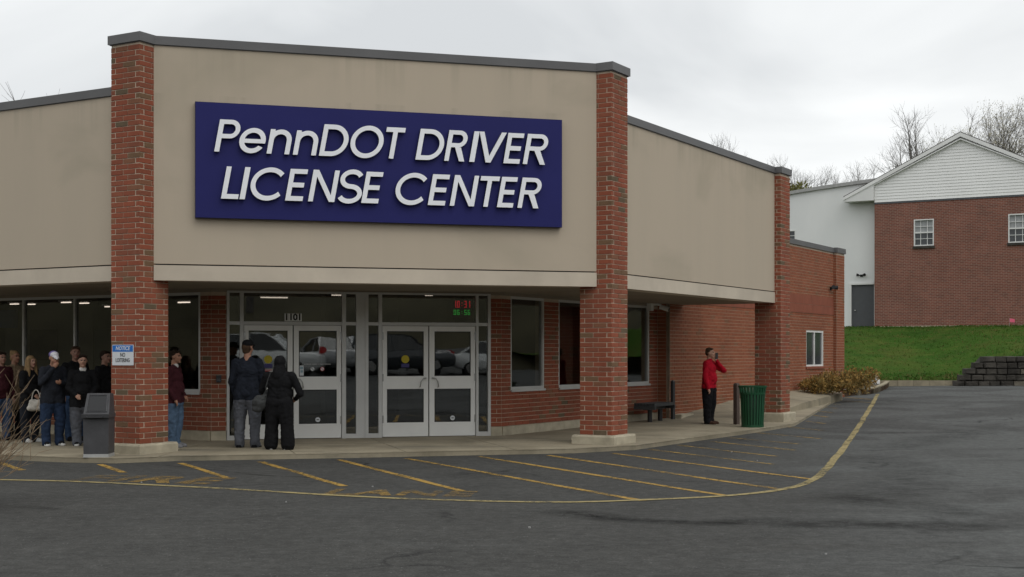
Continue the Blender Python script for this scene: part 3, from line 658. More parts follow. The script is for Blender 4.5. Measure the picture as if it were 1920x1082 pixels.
# wall between glazing heads and soffit is hidden; upper wall closes the roof space
for fr, ta, tb in ((FL, -14, -cl), (FC, cl, tC1 - cr), (FR, cr, tQ)):
    m = MB(); m.box(fr, ta, tb, -D - .2, -D + .01, 2.765, ZW - .5); m.build('lintel', 'soffit', bld)

# inner walls
SILL, HEAD = 0.95, 2.765
wl1 = FL.t(375, -D); wl0 = wl1 - 1.35
sfR = FL.t(214, -D); sfL = -13.6
nearL = lambda q: abs(q[0] - wl1) * 3 + 0 * q[2]
wall(bld, FL, -D, -13.95, -cl, SW + .17, HEAD, [(wl0, wl1, SILL, HEAD), (sfL, sfR, 0.90, HEAD)], 160, near=lambda q: -q[0])
dF0, dF1 = FC.t(425, -D), FC.t(919, -D)
wall(bld, FC, -D, cl, dF0, SW + .17, HEAD, [], 150); wall(bld, FC, -D, dF1, tC1 - cr, SW + .17, HEAD, [], 150)
W1 = (FR.t(958, -D), FR.t(1021, -D)); ww = W1[1] - W1[0]; W2 = (FR.t(1048, -D), FR.t(1048, -D) + ww); W3 = (FR.t(1218, -D) - ww, FR.t(1218, -D))
wall(bld, FR, -D, cr, tQ, SW + .17, HEAD, [(*W, SILL, HEAD) for W in (W1, W2, W3)], 300, near=lambda q: q[0])
for fr, ta, tb in ((FL, -13.9, -cl + .0), (FC, cl, dF0 - .01), (FC, dF1 + .01, tC1 - cr), (FR, cr, tQ)):
    m = MB(); m.box(fr, ta, tb, -D - .2, -D + .035, -.05, SW + .168); m.build('plinth', 'concrete_base', bld)
def window(fr, ta, tb, z0, z1, d, mull=(), tr=(), par=None, gl='glass_window', fw=.05, sill=True, frame='aluminium'):
    m = MB(); dd = d - .045; mull = sorted(mull)
    m.box(fr, ta, ta + fw, dd - .06, dd + .03, z0, z1); m.box(fr, tb - fw, tb, dd - .06, dd + .03, z0, z1)
    m.box(fr, ta + fw, tb - fw, dd - .06, dd + .028, z0, z0 + fw); m.box(fr, ta + fw, tb - fw, dd - .06, dd + .028, z1 - fw, z1)
    edges = [ta + fw] + [x for q in mull for x in (q - fw * .5, q + fw * .5)] + [tb - fw]
    for q in mull: m.box(fr, q - fw * .5, q + fw * .5, dd - .06, dd + .03, z0 + fw, z1 - fw)
    w = m.build('window', frame, par)
    for a, b in zip(edges[::2], edges[1::2]): m = MB(); m.box(fr, a, b, dd - .02, dd - .008, z0 + fw, z1 - fw); m.build('pane', gl, w)
    if sill: m = MB(); m.box(fr, ta - .0, tb + .0, dd - .05, d + .03, z0 - .045, z0 - .002); m.build('sill', 'aluminium', w)
    return w
window(FL, wl0, wl1, SILL, HEAD, -D, par=bld)
window(FL, sfL, sfR, .90, HEAD, -D, mull=(FL.t(138, -D), FL.t(42, -D), -9.2, -11.0), par=bld)
for W in (W1, W2, W3): window(FR, *W, SILL, HEAD, -D, par=bld)

# entrance: aluminium storefront with two pairs of doors
dd = -D - .03
X = lambda px: FC.t(px, dd)
ZT0, ZT1, ZB0, ZB1 = 2.80, 2.755, 2.235, 2.175
fr_ = MB()
vert = [(425, 430), (449.5, 456.5), (640.5, 648), (667, 674), (684, 690), (709, 715.5), (891.5, 896), (914, 919)]
fr_.box(FC, X(425), X(919), dd - .05, dd + .05, ZT1, ZT0 - .01); fr_.box(FC, X(425), X(919), dd - .045, dd + .045, ZB1, ZB0)
for a, b in vert: fr_.box(FC, X(a), X(b), dd - .055, dd + .055, SW, ZT1 + .02)
fr_.box(FC, X(430), X(450), dd - .05, dd + .05, SW, SW + .08); fr_.box(FC, X(648), X(668), dd - .05, dd + .05, SW, SW + .08); fr_.box(FC, X(690), X(709), dd - .05, dd + .05, SW, SW + .08); fr_.box(FC, X(896), X(914), dd - .05, dd + .05, SW, SW + .08)
fr_.box(FC, X(674), X(684), dd - .05, dd + .04, SW, ZT1)
entr = fr_.build('entrance_frame', 'aluminium', bld)
for a, b in ((430, 449.5), (456.5, 640.5), (648, 667), (690, 709), (715.5, 891.5), (896, 914)):
    m = MB(); m.box(FC, X(a), X(b), dd - .012, dd, ZB0, ZT1); m.build('transom_pane', 'glass', entr)
for a, b in ((430, 449.5), (648, 667), (690, 709), (896, 914)):
    m = MB(); m.box(FC, X(a), X(b), dd - .012, dd, SW + .08, ZB1); m.build('sidelight_pane', 'glass', entr)
DOORS = []
def door(pa, pb, ga, gb, hinge, note):
    ta, tb, g0, g1 = X(pa) + .006, X(pb) - .006, X(ga), X(gb); m = MB(); zt, zb = ZB1 - .008, SW + .012
    u0, u1, l0, l1 = 1.225, 2.07, .355, .985
    m.box(FC, ta, g0, dd - .02, dd + .03, zb, zt); m.box(FC, g1, tb, dd - .02, dd + .03, zb, zt)
    for za, zb2 in ((zb, l0), (l1, u0), (u1, zt)): m.box(FC, g0, g1, dd - .02, dd + .029, za, zb2)
    o = m.build('door', 'door_white', bld); o['label'] = note
    for za, zb2 in ((l0, l1), (u0, u1)):
        m = MB(); w = .014
        m.box(FC, g0, g1, dd - .0, dd + .022, za, za + w); m.box(FC, g0, g1, dd, dd + .022, zb2 - w, zb2); m.box(FC, g0, g0 + w, dd, dd + .022, za + w, zb2 - w); m.box(FC, g1 - w, g1, dd, dd + .022, za + w, zb2 - w); m.build('gasket', 'gasket', o)
        m = MB(); m.box(FC, g0 + w, g1 - w, dd + .002, dd + .012, za + w, zb2 - w); m.build('pane', 'glass', o)
    s_ = 1 if hinge == 'l' else -1; hx = (tb - .05) if s_ > 0 else (ta + .05)
    m = MB(); m.tube([FC.pt(hx, dd + .03, 1.19), FC.pt(hx, dd + .085, 1.19), FC.pt(hx - s_ * .06, dd + .09, 1.18), FC.pt(hx - s_ * .10, dd + .09, 1.12), FC.pt(hx - s_ * .115, dd + .09, 1.03), FC.pt(hx - s_ * .115, dd + .03, 1.02)][:] if True else 0, .011, 8); m.build('handle', 'steel', o, smooth=True)
    for z in (.42, 1.2, 1.98):
        m = MB(); q = (ta + .008) if s_ > 0 else (tb - .008); m.box(FC, q - .012, q + .012, dd + .025, dd + .045, z - .07, z + .07); m.build('hinge', 'steel', o)
    DOORS.append((o, g0, g1)); return o
door(457, 549, 466, 539, 'l', 'leftmost white entrance door behind the two standing people')
door(550, 640, 560, 631, 'r', 'white entrance door under the street number')
door(716, 803, 725, 794, 'l', 'white entrance door with yellow disc sticker, right pair')
door(804, 891, 814, 882, 'r', 'rightmost white entrance door below the clock display')
def sticker(o, cx, cz, r, mat, name='sticker', ring=None):
    m = MB(); m.disc(FC, cx, dd + .0165, cz, r, th=.002); s_ = m.build(name, mat, o); return s_
for i in (0, 2):
    o, g0, g1 = DOORS[i]; cx = g0 + (g1 - g0) * .5; sticker(o, cx, 1.545, .075, 'sticker_yellow')
    m = MB(); m.box(FC, cx - .075, cx + .075, dd + .0135, dd + .0155, 1.39, 1.46); m.build('sticker', 'sticker_purple', o)
o, g0, g1 = DOORS[0]; cx = g0 + (g1 - g0) * .5; m = MB(); m.box(FC, cx - .09, cx + .09, dd + .0135, dd + .0155, 1.27, 1.375); m.build('paper_notice', 'sticker_grey', o)
for j in range(2): m = MB(); m.box(FC, cx - .075, cx + .065 - .03 * j, dd + .0156, dd + .0162, 1.345 - j * .02, 1.357 - j * .02); m.build('print_line', 'sticker_red', o)
for i in (1, 3):
    o, g0, g1 = DOORS[i]; cx = g0 + (g1 - g0) * .5; sticker(o, cx, .43, .052, 'black'); sticker(o, cx, .43, .047, 'sign_white').location.x += .0; 
    m = MB(); m.disc(FC, cx, dd + .0195, .43, .043, th=.001); m.build('sticker', 'sign_white', o)
    m = MB(); m.box(FC, cx - .022, cx + .022, dd + .0196, dd + .0202, .422, .438); m.build('print_line', 'gasket', o)
o, g0, g1 = DOORS[1]
m = MB(); m.box(FC, g0 + .016, g0 + .09, dd + .0135, dd + .0155, 1.245, 1.43); s_ = m.build('sticker', 'sign_white', o)
m = MB(); m.box(FC, g0 + .024, g0 + .082, dd + .0156, dd + .0162, 1.36, 1.41); m.box(FC, g0 + .03, g0 + .076, dd + .0156, dd + .0162, 1.30, 1.345); m.build('sticker', 'sticker_teal', o)
for q in (.36, .62):
    cx = g0 + (g1 - g0) * q; sticker(o, cx, 1.365, .040, 'sticker_red' if q > .5 else 'sticker_grey')
    m = MB(); m.disc(FC, cx, dd + .0185, 1.365, .031, th=.0015); m.build('sticker', 'sign_white', o)
    m = MB(); a = FC.pt(cx - .022, dd + .019, 1.387); b = FC.pt(cx + .022, dd + .019, 1.343); m.bar(a, b, .004, .008); m.build('print_line', 'sticker_red' if q > .5 else 'gasket', o)
m = MB(); q = g0 + .10
for wd_ in (.13, .09, .015, .075, .11): m.box(FC, q, q + wd_, dd + .0135, dd + .0145, 1.447, 1.462); q += wd_ + .016
m.build('print_line', 'sticker_grey', o)

# ceiling lamps inside, blue screen, clock display (things that hang inside)
LG = 'fluorescent lamps hanging inside the office'
def lamp(px, py, w, fr, d, note):
    t = fr.t(px, d); z = EYE + (HZ - py) * fr.pt(t, d, 0).y / FPX; z = min(z, 2.80)
    o = thing('ceiling_lamp', fr.pt(t, d, z), note, 'lamp', LG)
    m = MB(); m.box(fr, t - w / 2, t + w / 2, d - .02, d + .02, z, z + .020); m.build('tube', 'lamp_tube', o)
    m = MB(); m.box(fr, t - w / 2 - .02, t + w / 2 + .02, d - .08, d + .08, z + .031, z + .06); m.build('housing', 'white_trim', o)
for i, (px, py, w, fr, d) in enumerate([(27, 571, .26, FL, -5.2), (59, 571.5, .21, FL, -5.0), (124, 568, .27, FL, -4.6), (158, 569.5, .25, FL, -4.6), (201, 576, .12, FL, -5.4), (345, 568, .30, FL, -4.7), (514, 559, .52, FC, -4.4), (631, 554.5, .19, FC, -4.2), (804, 553, .15, FC, -4.3), (1050, 603, .07, FR, -5.6)]):
    lamp(px, py, w, fr, d, ['lit ceiling lamp seen through the leftmost window pane', 'lit ceiling lamp right of the leftmost window mullion', 'long lit ceiling lamp left of the second window mullion', 'lit ceiling lamp right of the second window mullion', 'short lit ceiling lamp seen beside the left brick pier', 'lit ceiling lamp in the window right of the left pier', 'long lit ceiling lamp in the transom above the house number', 'short lit lamp at the right end of the left transom', 'small lit lamp at top of the right transom', 'tiny lit lamp in the middle right window'][i])
t0 = FL.t(-14, -D - .5); t1 = FL.t(29, -D - .5); m = MB(); m.box(FL, t0, t1, -D - .56, -D - .5, 2.18, 2.55)
props(m.build('hanging_screen', 'screen_blue'), 'dull blue panel hanging inside the leftmost window', 'screen')
ck = thing('clock_display', FC.pt(X(870), -D - .2, 2.32), 'black clock display with red and green digits in right transom', 'clock')
m = MB(); m.box(FC, X(852), X(888), -D - .28, -D - .20, 2.32, 2.70); m.build('case', 'black_plastic', ck)
SEG = {'0': 'abcdef', '1': 'bc', '3': 'abgcd', '5': 'afgcd', '6': 'afgedc', '8': 'abcdefg'}
def digits(txt, z, hh, mat):
    n = len(txt); t = X(853.5); step = (X(886.5) - t) / n
    for i, ch in enumerate(txt):
        x0 = t + i * step + step * .12; x1 = x0 + step * .72; d = -D - .197; th = .016; m = MB()
        bx = lambda a, b, c_, e: m.box(FC, a, b, d - .003, d + .001, c_, e)
        if ch == ':':
            bx((x0 + x1) / 2 - .01, (x0 + x1) / 2 + .01, z + hh * .25, z + hh * .35); bx((x0 + x1) / 2 - .01, (x0 + x1) / 2 + .01, z + hh * .65, z + hh * .75)
        else:
            S = SEG[ch]
            if 'a' in S: bx(x0, x1, z + hh - th, z + hh)
            if 'g' in S: bx(x0, x1, z + hh / 2 - th / 2, z + hh / 2 + th / 2)
            if 'd' in S: bx(x0, x1, z, z + th)
            if 'f' in S: bx(x0, x0 + th, z + hh / 2, z + hh)
            if 'b' in S: bx(x1 - th, x1, z + hh / 2, z + hh)
            if 'e' in S: bx(x0, x0 + th, z, z + hh / 2)
            if 'c' in S: bx(x1 - th, x1, z, z + hh / 2)
        m.build('digit', mat, ck)
digits('10:31', 2.53, .13, 'led_red'); digits('06:56', 2.39, .10, 'led_green')

# street number plates on the transom bar
ad_ = thing('number_plate', FC.pt(X(549), dd + .06, 2.24), 'white plates with black number 1101 above the entrance doors', 'sign')
xa, xb = X(533), X(565.5)
for i, ch in enumerate('1101'):
    a = xa + (xb - xa) * i / 4; b = xa + (xb - xa) * (i + 1) / 4 - .004
    m = MB(); m.box(FC, a, b, dd + .046, dd + .054, 2.243, 2.385); pl = m.build('plate', 'plate_white', ad_)
    text_mesh(ch, .165, FC, (a + b) / 2, dd + .0556, 2.314, 'digit', 'black', pl, depth=.001, bold=.006)

# ---------------------------------------------------------------- big sign with raised letters
tS0, tS1 = FC.t(366, dC + .11), FC.t(1054, dC + .11); zS0, zS1 = EYE + 2.16, EYE + 4.005
sg = thing('sign_board', FC.pt((tS0 + tS1) / 2, dC, zS0), 'large dark blue sign reading PennDOT DRIVER LICENSE CENTER in white letters', 'sign')
m = MB(); m.box(FC, tS0, tS1, dC - .01, dC + .105, zS0, zS1, 1); P = FC.pt
m.box(FC, tS0 + .004, tS1 - .004, dC + .10, dC + .111, zS0 + .004, zS1 - .004, 0); m.build('panel', ['sign_blue', 'sign_edge'], sg)
def arc(cx, cy, rx, ry, a0_, a1_, n=22): return [(cx + rx * math.cos(R(a0_ + (a1_ - a0_) * i / n)), cy + ry * math.sin(R(a0_ + (a1_ - a0_) * i / n))) for i in range(n + 1)]
def glyph(ch, w, s):                             # outline contours for a letter of cap height 1, width w, stroke s
    if ch == 'I': return [[(0, 0), (w, 0), (w, 1), (0, 1)]]
    if ch == 'L': return [[(0, 0), (w, 0), (w, s), (s, s), (s, 1), (0, 1)]]
    if ch == 'T': c = w / 2; return [[(c - s / 2, 0), (c + s / 2, 0), (c + s / 2, 1 - s), (w, 1 - s), (w, 1), (0, 1), (0, 1 - s), (c - s / 2, 1 - s)]]
    if ch == 'E': h = .5 - s / 2; q = w * .93; return [[(0, 0), (w, 0), (w, s), (s, s), (s, h), (q, h), (q, h + s), (s, h + s), (s, 1 - s), (w, 1 - s), (w, 1), (0, 1)]]
    if ch == 'N': k_ = s * 1.18; return [[(0, 0), (s, 0), (s, 1 - 1.45 * s), (w - k_, 0), (w, 0), (w, 1), (w - s, 1), (w - s, 1.45 * s), (k_, 1), (0, 1)]]
    if ch == 'V': k_ = s * 1.12; c = w / 2; return [[(c - s * .55, 0), (c + s * .55, 0), (w, 1), (w - k_, 1), (c, 1.45 * s), (k_, 1), (0, 1)]]
    if ch == 'O': return [arc(w / 2, .5, w / 2, .52, 0, 360, 44)[:-1], arc(w / 2, .5, w / 2 - s, .52 - s, 0, 360, 44)[:-1]]
    if ch == 'C': return [arc(w * .52, .5, w * .52, .52, 42, 318, 40) + arc(w * .52, .5, w * .52 - s, .52 - s, 322, 38, 40)]
    if ch == 'D': return [[(0, 0)] + arc(w - .5, .5, .5, .5, -90, 90, 26) + [(0, 1)], [(s, s)] + arc(w - .5, .5, .5 - s, .5 - s, -90, 90, 26) + [(s, 1 - s)]]
    if ch in 'PR':
        r = .29 if ch == 'P' else .275; yb = 1 - 2 * r
        hole = [(s, yb + s * .92)] + arc(w - r - (.0 if ch == 'P' else .02), 1 - r, r - s * .95, r - s * .92, -90, 90, 18) + [(s, 1 - s * .92)]
        bx_ = w - r - (.0 if ch == 'P' else .02)
        if ch == 'P': return [[(0, 0), (s, 0), (s, yb)] + arc(bx_, 1 - r, r, r, -90, 90, 22) + [(0, 1)], hole]
        return [[(0, 0), (s, 0), (s, yb), (w * .42, yb), (w - s * 1.2, 0), (w, 0), (w * .42 + s * 1.35, yb)] + arc(bx_, 1 - r, r, r, -84, 90, 22) + [(0, 1)], hole]
    if ch == 'e':
        h = .77; rx, ry = w / 2, h / 2 + .01; b0_, b1_ = h * .40, h * .40 + s * .86; a_ = math.degrees(math.asin((b0_ - h / 2) / ry)); ai = math.degrees(math.asin((b0_ - h / 2) / (ry - s))); at = math.degrees(math.asin((b1_ - h / 2) / (ry - s)))
        return [arc(rx, h / 2, rx, ry, a_, 328, 40) + arc(rx, h / 2, rx - s, ry - s, 322, 180 - ai, 20), arc(rx, h / 2, rx - s, ry - s, at, 180 - at, 20)]
    if ch == 'n':
        h = .77; r = (w) / 2; q = h - r * .98
        return [[(0, 0), (s, 0), (s, q * .9)] + arc(r, q, r - s, r * .98 - s, 180, 0, 20)[0:] + [(w - s, 0), (w, 0)] + arc(r, q, r, r * .98, 0, 118, 20) + [(s, h - .05), (s, h), (0, h)]]
    if ch == 'S':
        c1 = arc(.5, .745, .42, .235, 25, 270, 18); c2 = arc(.5, .26, .45, .235, 90, -160, 18)
        c2 = arc(.5, .275, .45, .235, 90, -155, 18); mid = c1 + c2; hw = s / 2; Lp, Rp = [], []
        mid = [(p[0] * w / 1.0 if True else p[0], p[1]) for p in mid]
        for i, p in enumerate(mid):
            a, b = mid[max(0, i - 1)], mid[min(len(mid) - 1, i + 1)]; dx, dy = b[0] - a[0], b[1] - a[1]; l = math.hypot(dx, dy) or 1
            Lp.append((p[0] - dy / l * hw, p[1] + dx / l * hw)); Rp.append((p[0] + dy / l * hw, p[1] - dx / l * hw))
        return [Lp + Rp[::-1]]
def letter(ch, x0, x1, zbase, capz, note=None):
    t0, t1 = FC.t(340 + x0 / 2.595, 0), FC.t(340 + x1 / 2.595, 0); w = (t1 - t0) / capz; s_ = .148
    cu = bpy.data.curves.new('g', 'CURVE'); cu.dimensions = '2D'; cu.fill_mode = 'BOTH'; cu.extrude = .05
    for ct in glyph(ch, w, s_):
        sp_ = cu.splines.new('POLY'); sp_.points.add(len(ct) - 1); sp_.use_cyclic_u = True
        for p_, (x, y) in zip(sp_.points, ct): p_.co = (x + .18 * y, y, 0, 1)
    ob = bpy.data.objects.new('g', cu); col.objects.link(ob); dg = bpy.context.evaluated_depsgraph_get(); dg.update()
    me = bpy.data.meshes.new_from_object(ob.evaluated_get(dg)); bpy.data.objects.remove(ob); bpy.data.curves.remove(cu)
    o = FC.pt(t0, 0, zbase)
    mi = [0 if p_.normal.z > .7 else 1 for p_ in me.polygons]
    for v_ in me.vertices:
        x, y, zz_ = v_.co; v_.co = FC.pt(t0 + x * capz, -.052 + zz_ * .6, zbase + y * capz) - o
    me.materials.clear(); me.materials.append(MAT['letter_face']); me.materials.append(MAT['letter_return']); me.name = 'letter'; me.polygons.foreach_set('material_index', mi)
    put('letter', me, o, sg)
L1 = [('P', 160, 267), ('e', 272, 400), ('n', 415, 525), ('n', 543, 655), ('D', 670, 800), ('O', 811, 971), ('T', 975, 1067), ('D', 1140, 1266), ('R', 1280, 1378), ('I', 1402, 1427), ('V', 1427, 1560), ('E', 1568, 1646), ('R', 1663, 1771)]
L2 = [('L', 193, 276), ('I', 283, 309), ('C', 324, 494), ('E', 505, 590), ('N', 617, 745), ('S', 757, 866), ('E', 876, 958), ('C', 1031, 1190), ('E', 1200, 1283), ('N', 1307, 1425), ('T', 1435, 1527), ('E', 1537, 1614), ('R', 1637, 1739)]
for ch, a, b in L1: letter(ch, a, b, EYE + 3.21, .515)
for ch, a, b in L2: letter(ch, a, b, EYE + 2.465, .515)

# notice on the left pier
nz0, nz1 = FL.z(231, 685), FL.z(231, 646.5); na, nb = FL.t(211.5), FL.t(251)
ns = thing('notice_sign', FL.pt((na + nb) / 2, .01, nz0), 'white and blue NOTICE NO LOITERING sign on the left pier', 'sign')
m = MB(); m.box(FL, na, nb, .002, .012, nz0, nz1); m.build('plate', 'sign_white', ns)
hq = nz1 - nz0; m = MB(); m.box(FL, na + .008, nb - .008, .0125, .0135, nz1 - hq * .34, nz1 - .008); hd = m.build('header', 'notice_blue', ns)
tm = (na + nb) / 2
text_mesh('NOTICE', hq * .26, FL, tm, .0145, nz1 - hq * .18, 'lettering', 'sign_white', hd, depth=.0006, bold=.002, shear=.2, sx=1.0)
text_mesh('NO', hq * .27, FL, tm, .0135, nz1 - hq * .50, 'lettering', 'black', ns, depth=.0006, bold=.0012, sx=.8)
text_mesh('LOITERING', hq * .27, FL, tm, .0135, nz1 - hq * .76, 'lettering', 'black', ns, depth=.0006, bold=.0012, sx=.70)

# ---------------------------------------------------------------- neighbouring lower brick building along the ramp
nb_ = thing('brick_building', FR.pt(tQ + 7, DW - 2, 0.3), 'lower plain red brick building with grey coping beside the ramp', 'building')
ZN = 5.02; tE0, tE1 = FR.t(1563, DW), FR.t(1583, DW + .1)
bandz = (2.87, 3.42)
wn0, wn1 = FR.t(1512, DW), FR.t(1544, DW); wz0, wz1 = FR.z(1528, 687, DW), FR.z(1528, 620, DW)
wall(nb_, FR, DW, tQ, tE0, 0.08, ZN - .14, [(wn0, wn1, wz0, wz1)], 0, mat='brick_plain', band=bandz)
m = MB(); m.box(FR, tQ, tQ + .12, -D - .3, DW - .004, .05, ZN - .14); m.build('return_wall', 'mortar', nb_)
pl_ = BrickPile(nb_, 0, 'brick_plain')
for r_ in range(int((ZN - .2) / CH)): pl_.add(FR.pt(tQ + BW / 2 - .006, (-D + DW - BW) / 2, .08 + (r_ + .5) * CH), DW - BW + D - .012, BW, FR.a + math.pi / 2)
pl_.done()
for k_, (za, zb2) in enumerate(((2.875, 3.135), (3.145, 3.415))):
    t = tQ + .004; i = 0
    while t < tE0:
        e = min(t + .80, tE0); m = MB(); m.box(FR, t, e - .008, DW - .2, DW + .012 - .010 * k_, za, zb2); m.build('band_block', 'band_red', nb_); t = e
m = MB(); m.box(FR, tQ - .02, tE0, DW - .4, DW + .035, ZN - .15, ZN); m.build('coping', 'coping', nb_)
m = MB(); m.box(FR, tE0 + .01, tE1, DW - .5, DW + .10, 0.1, ZN - .14); pil = m.build('corner_pilaster', 'mortar', nb_)
pl_ = BrickPile(pil, 0, 'brick_plain'); wpl = tE1 - tE0 - .01
for r_ in range(int((ZN - .3) / CH)):
    z = .15 + (r_ + .5) * CH; t = tE0 + .01 - (BL / 2 if r_ % 2 else 0)
    while t < tE1:
        a, b = max(t, tE0 + .012), min(t + BL, tE1)
        if b - a > .03: pl_.add(FR.pt((a + b) / 2, DW + .108 - BW / 2, z), b - a - JT, BW, FR.a)
        t += BL
    pl_.add(FR.pt(tE0 + .004 + BW / 2 - .0, DW - .0 , z), .19, BW, FR.a + math.pi / 2)
    for q in range(2): pl_.add(FR.pt(tE1 + .008 - BW / 2, DW - .15 - q * .26, z), .25, BW, FR.a + math.pi / 2)
pl_.done()
m = MB(); m.box(FR, tE0 - .03, tE1 + .04, DW - .55, DW + .145, ZN - .15, ZN + .01); m.build('pilaster_cap', 'coping', nb_)
m = MB(); m.box(FR, tQ + .12, tE1 - .02, DW - 8, DW - .21, .1, ZN - .35); m.build('building_body', 'interior_dark', nb_)
w_ = window(FR, wn0, wn1, wz0, wz1, DW, mull=((wn0 + wn1) / 2,), par=nb_, gl='far_glass', fw=.055, sill=False, frame='white_trim')
m = MB(); m.box(FR, wn0 - .06, wn1 + .06, DW - .1, DW + .03, wz0 - .07, wz0 - .003); m.build('sill', 'band_red', w_)
# floodlight and security camera
def spot_pair(name, fr, px, py, d, label, sc_=1.0, mat='black'):
    t = fr.t(px, d); z = fr.z(px, py, d); o = thing(name, fr.pt(t, d, z), label, 'floodlight')
    m = MB(); m.box(fr, t - .06 * sc_, t + .06 * sc_, d - .002, d + .04, z - .06 * sc_, z + .06 * sc_); m.build('mount', mat, o)
    for s_ in (-1, 1):
        a = fr.pt(t + s_ * .05 * sc_, d + .06, z + .01); b = fr.pt(t + s_ * .20 * sc_, d + .16, z + .04 * sc_)
        m = MB(); m.tube([a, a + (b - a) * .4, a + (b - a) * .45, b], [.02 * sc_, .03 * sc_, .055 * sc_, .075 * sc_], 10); m.build('lamp_head', mat, o, smooth=False)
spot_pair('floodlight', FR, 1557, 541, DW, 'small black twin floodlight on the lower brick building', .9)
t = FR.t(1231, -D + .02) ; cz = FR.z(1235, 578, -D + .02)
sc0 = thing('security_camera', FR.pt(tQ - .22, -D + .03, cz), 'white security camera under the canopy beside the right window', 'camera')
m = MB(); m.box(FR, tQ - .62, tQ - .48, -D + .002, -D + .12, cz - .08, cz + .10); m.build('mount', 'white_paint', sc0)
m = MB(); m.tube([FR.pt(tQ - .55, -D + .10, cz + .07), FR.pt(tQ - .50, -D + .22, cz + .08), FR.pt(tQ - .46, -D + .30, cz + .05)], .03, 8); m.build('arm', 'white_paint', sc0)
m = MB(); m.tube([FR.pt(tQ - .44, -D + .26, cz + .02), FR.pt(tQ - .38, -D + .46, cz - .05)], [.055, .055], 10); bd_ = m.build('camera_body', 'white_paint', sc0)
m = MB(); m.tube([FR.pt(tQ - .38, -D + .461, cz - .05), FR.pt(tQ - .377, -D + .475, cz - .053)], [.04, .04], 10); m.build('lens', 'black', bd_)
# wall outlet by the entrance
t_ = FC.t(410, -D); ot = thing('wall_outlet', FC.pt(t_, -D, 1.13), 'small dark outlet box on brick left of the entrance', 'outlet')
m = MB(); m.box(FC, t_ - .045, t_ + .045, -D + .002, -D + .05, 1.13, 1.26); m.build('box', 'black_plastic', ot)
m = MB(); m.box(FC, t_ - .03, t_ + .03, -D + .051, -D + .056, 1.15, 1.20); m.build('cover', 'kiosk_grey', ot)

# ---------------------------------------------------------------- planter with golden dormant shrubs at the end of the landing
bed = [gp(1583, 742), gp(1612, 741), gp(1640, 737.5), gp(1660, 730), gp(1668, 723), gp(1667, 716)]
bedp = smooth_path(bed, 4); back = [FR.xy(tE1 + 3.2, DW + .2), FR.xy(tE1, DW + .1), FR.xy(tQ + 8.2, DW + .05), FR.xy(tQ + 8.0, DW + 1.0)]
bed_poly = bedp + back
m = MB(); m.prism(bed_poly, -0.1, lambda p: G(*p) + .16); props(m.build('planting_bed', 'mulch'), kind='structure')
m = MB(); w2 = .16
pp = [Vector((*p, 0)) for p in bedp]
for i, (a, b) in enumerate(zip(pp, pp[1:])):
    d = (b - a).normalized(); n_ = Vector((-d.y, d.x, 0)) * w2
    za, zb2 = G(a.x, a.y) + .20, G(b.x, b.y) + .20
    d0 = (pp[min(i + 2, len(pp) - 1)] - a).normalized() if i + 2 < len(pp) else d; n2 = Vector((-d0.y, d0.x, 0)) * w2
    nprev = n_ if i == 0 else nlast
    m.hexa([(*a.xy, -.1), (*b.xy, -.1), (*(b + n2).xy, -.1), (*(a + nprev).xy, -.1), (*a.xy, za), (*b.xy, zb2), (*(b + n2).xy, zb2), (*(a + nprev).xy, za)]); nlast = n2
props(m.build('planter_kerb', 'curb_concrete'), kind='structure')
def shrub(name, c, rx, ry, h, n, mats, label, cat='shrub', group=None, leaf=.05, parent=None):
    o = thing(name, c, label, cat, group); m = MB()
    rnd = random.Random(int(c[0] * 977 + c[1] * 131)); lobes = [(rnd.uniform(-.6, .6), rnd.uniform(-.6, .6), rnd.uniform(.25, .75), rnd.uniform(.35, .6)) for _ in range(9)]
    for i in range(n):
        lx, ly, lz, lr = rnd.choice(lobes); v_ = Vector((rnd.gauss(0, 1), rnd.gauss(0, 1), rnd.gauss(0, 1))).normalized() * lr * rnd.uniform(.55, 1.05)
        p = Vector((c[0] + (lx + v_.x) * rx, c[1] + (ly + v_.y) * ry, c[2] + max(.02, (lz + v_.z * .7)) * h))
        d = (Vector((v_.x, v_.y, v_.z + .5)) + Vector((rnd.uniform(-1, 1), rnd.uniform(-1, 1), rnd.uniform(-1, 1))) * .8).normalized(); s_ = d.orthogonal().normalized(); s_.rotate(Matrix.Rotation(rnd.uniform(0, 6.28), 3, d))
        L = leaf * rnd.uniform(.7, 1.9); w = leaf * rnd.uniform(.25, .5); nn_ = d.cross(s_) * w * .4
        m.face([p, p + d * L * .5 + s_ * w + nn_, p + d * L, p + d * L * .5 - s_ * w + nn_], 0 if rnd.random() < .62 else 1)
    m.build('foliage', mats, o)
    m = MB()
    for lx, ly, lz, lr in lobes:
        e = Vector((c[0] + lx * rx, c[1] + ly * ry, c[2] + lz * h)); m.tube([Vector(c), Vector(c) * .5 + e * .5 + Vector((0, 0, .05)), e], [.02, .013, .006], 5)
    m.build('stem', 'twig', o); return o
GR = 'golden dormant shrubs in the planter by the lower brick building'
for i, (px, dep, rr, h, lab) in enumerate([(1524, 41.2, .42, .45, 'leftmost low golden shrub under the brick building window'), (1547, 42.3, .46, .52, 'second golden shrub from the left in the planter'), (1573, 43.6, .52, .60, 'golden shrub in the middle of the planter'), (1597, 45.0, .55, .72, 'bushy golden shrub right of the planter middle'), (1620, 46.0, .58, .88, 'tallest golden shrub at right end of the planter')]):
    ts_ = FR.t(px, DW + .55 + .22 * i); x, dep = FR.xy(ts_, DW + .55 + .22 * i); shrub('shrub', (x, dep, max(G(x, dep) + .16, .50 if i < 3 else .42)), rr, rr, h, 1500, ['shrub_gold', 'shrub_olive'], lab, group=GR, leaf=.055)
x, y = gp(1643, 732); x, y = x * 1.02, y * 1.02
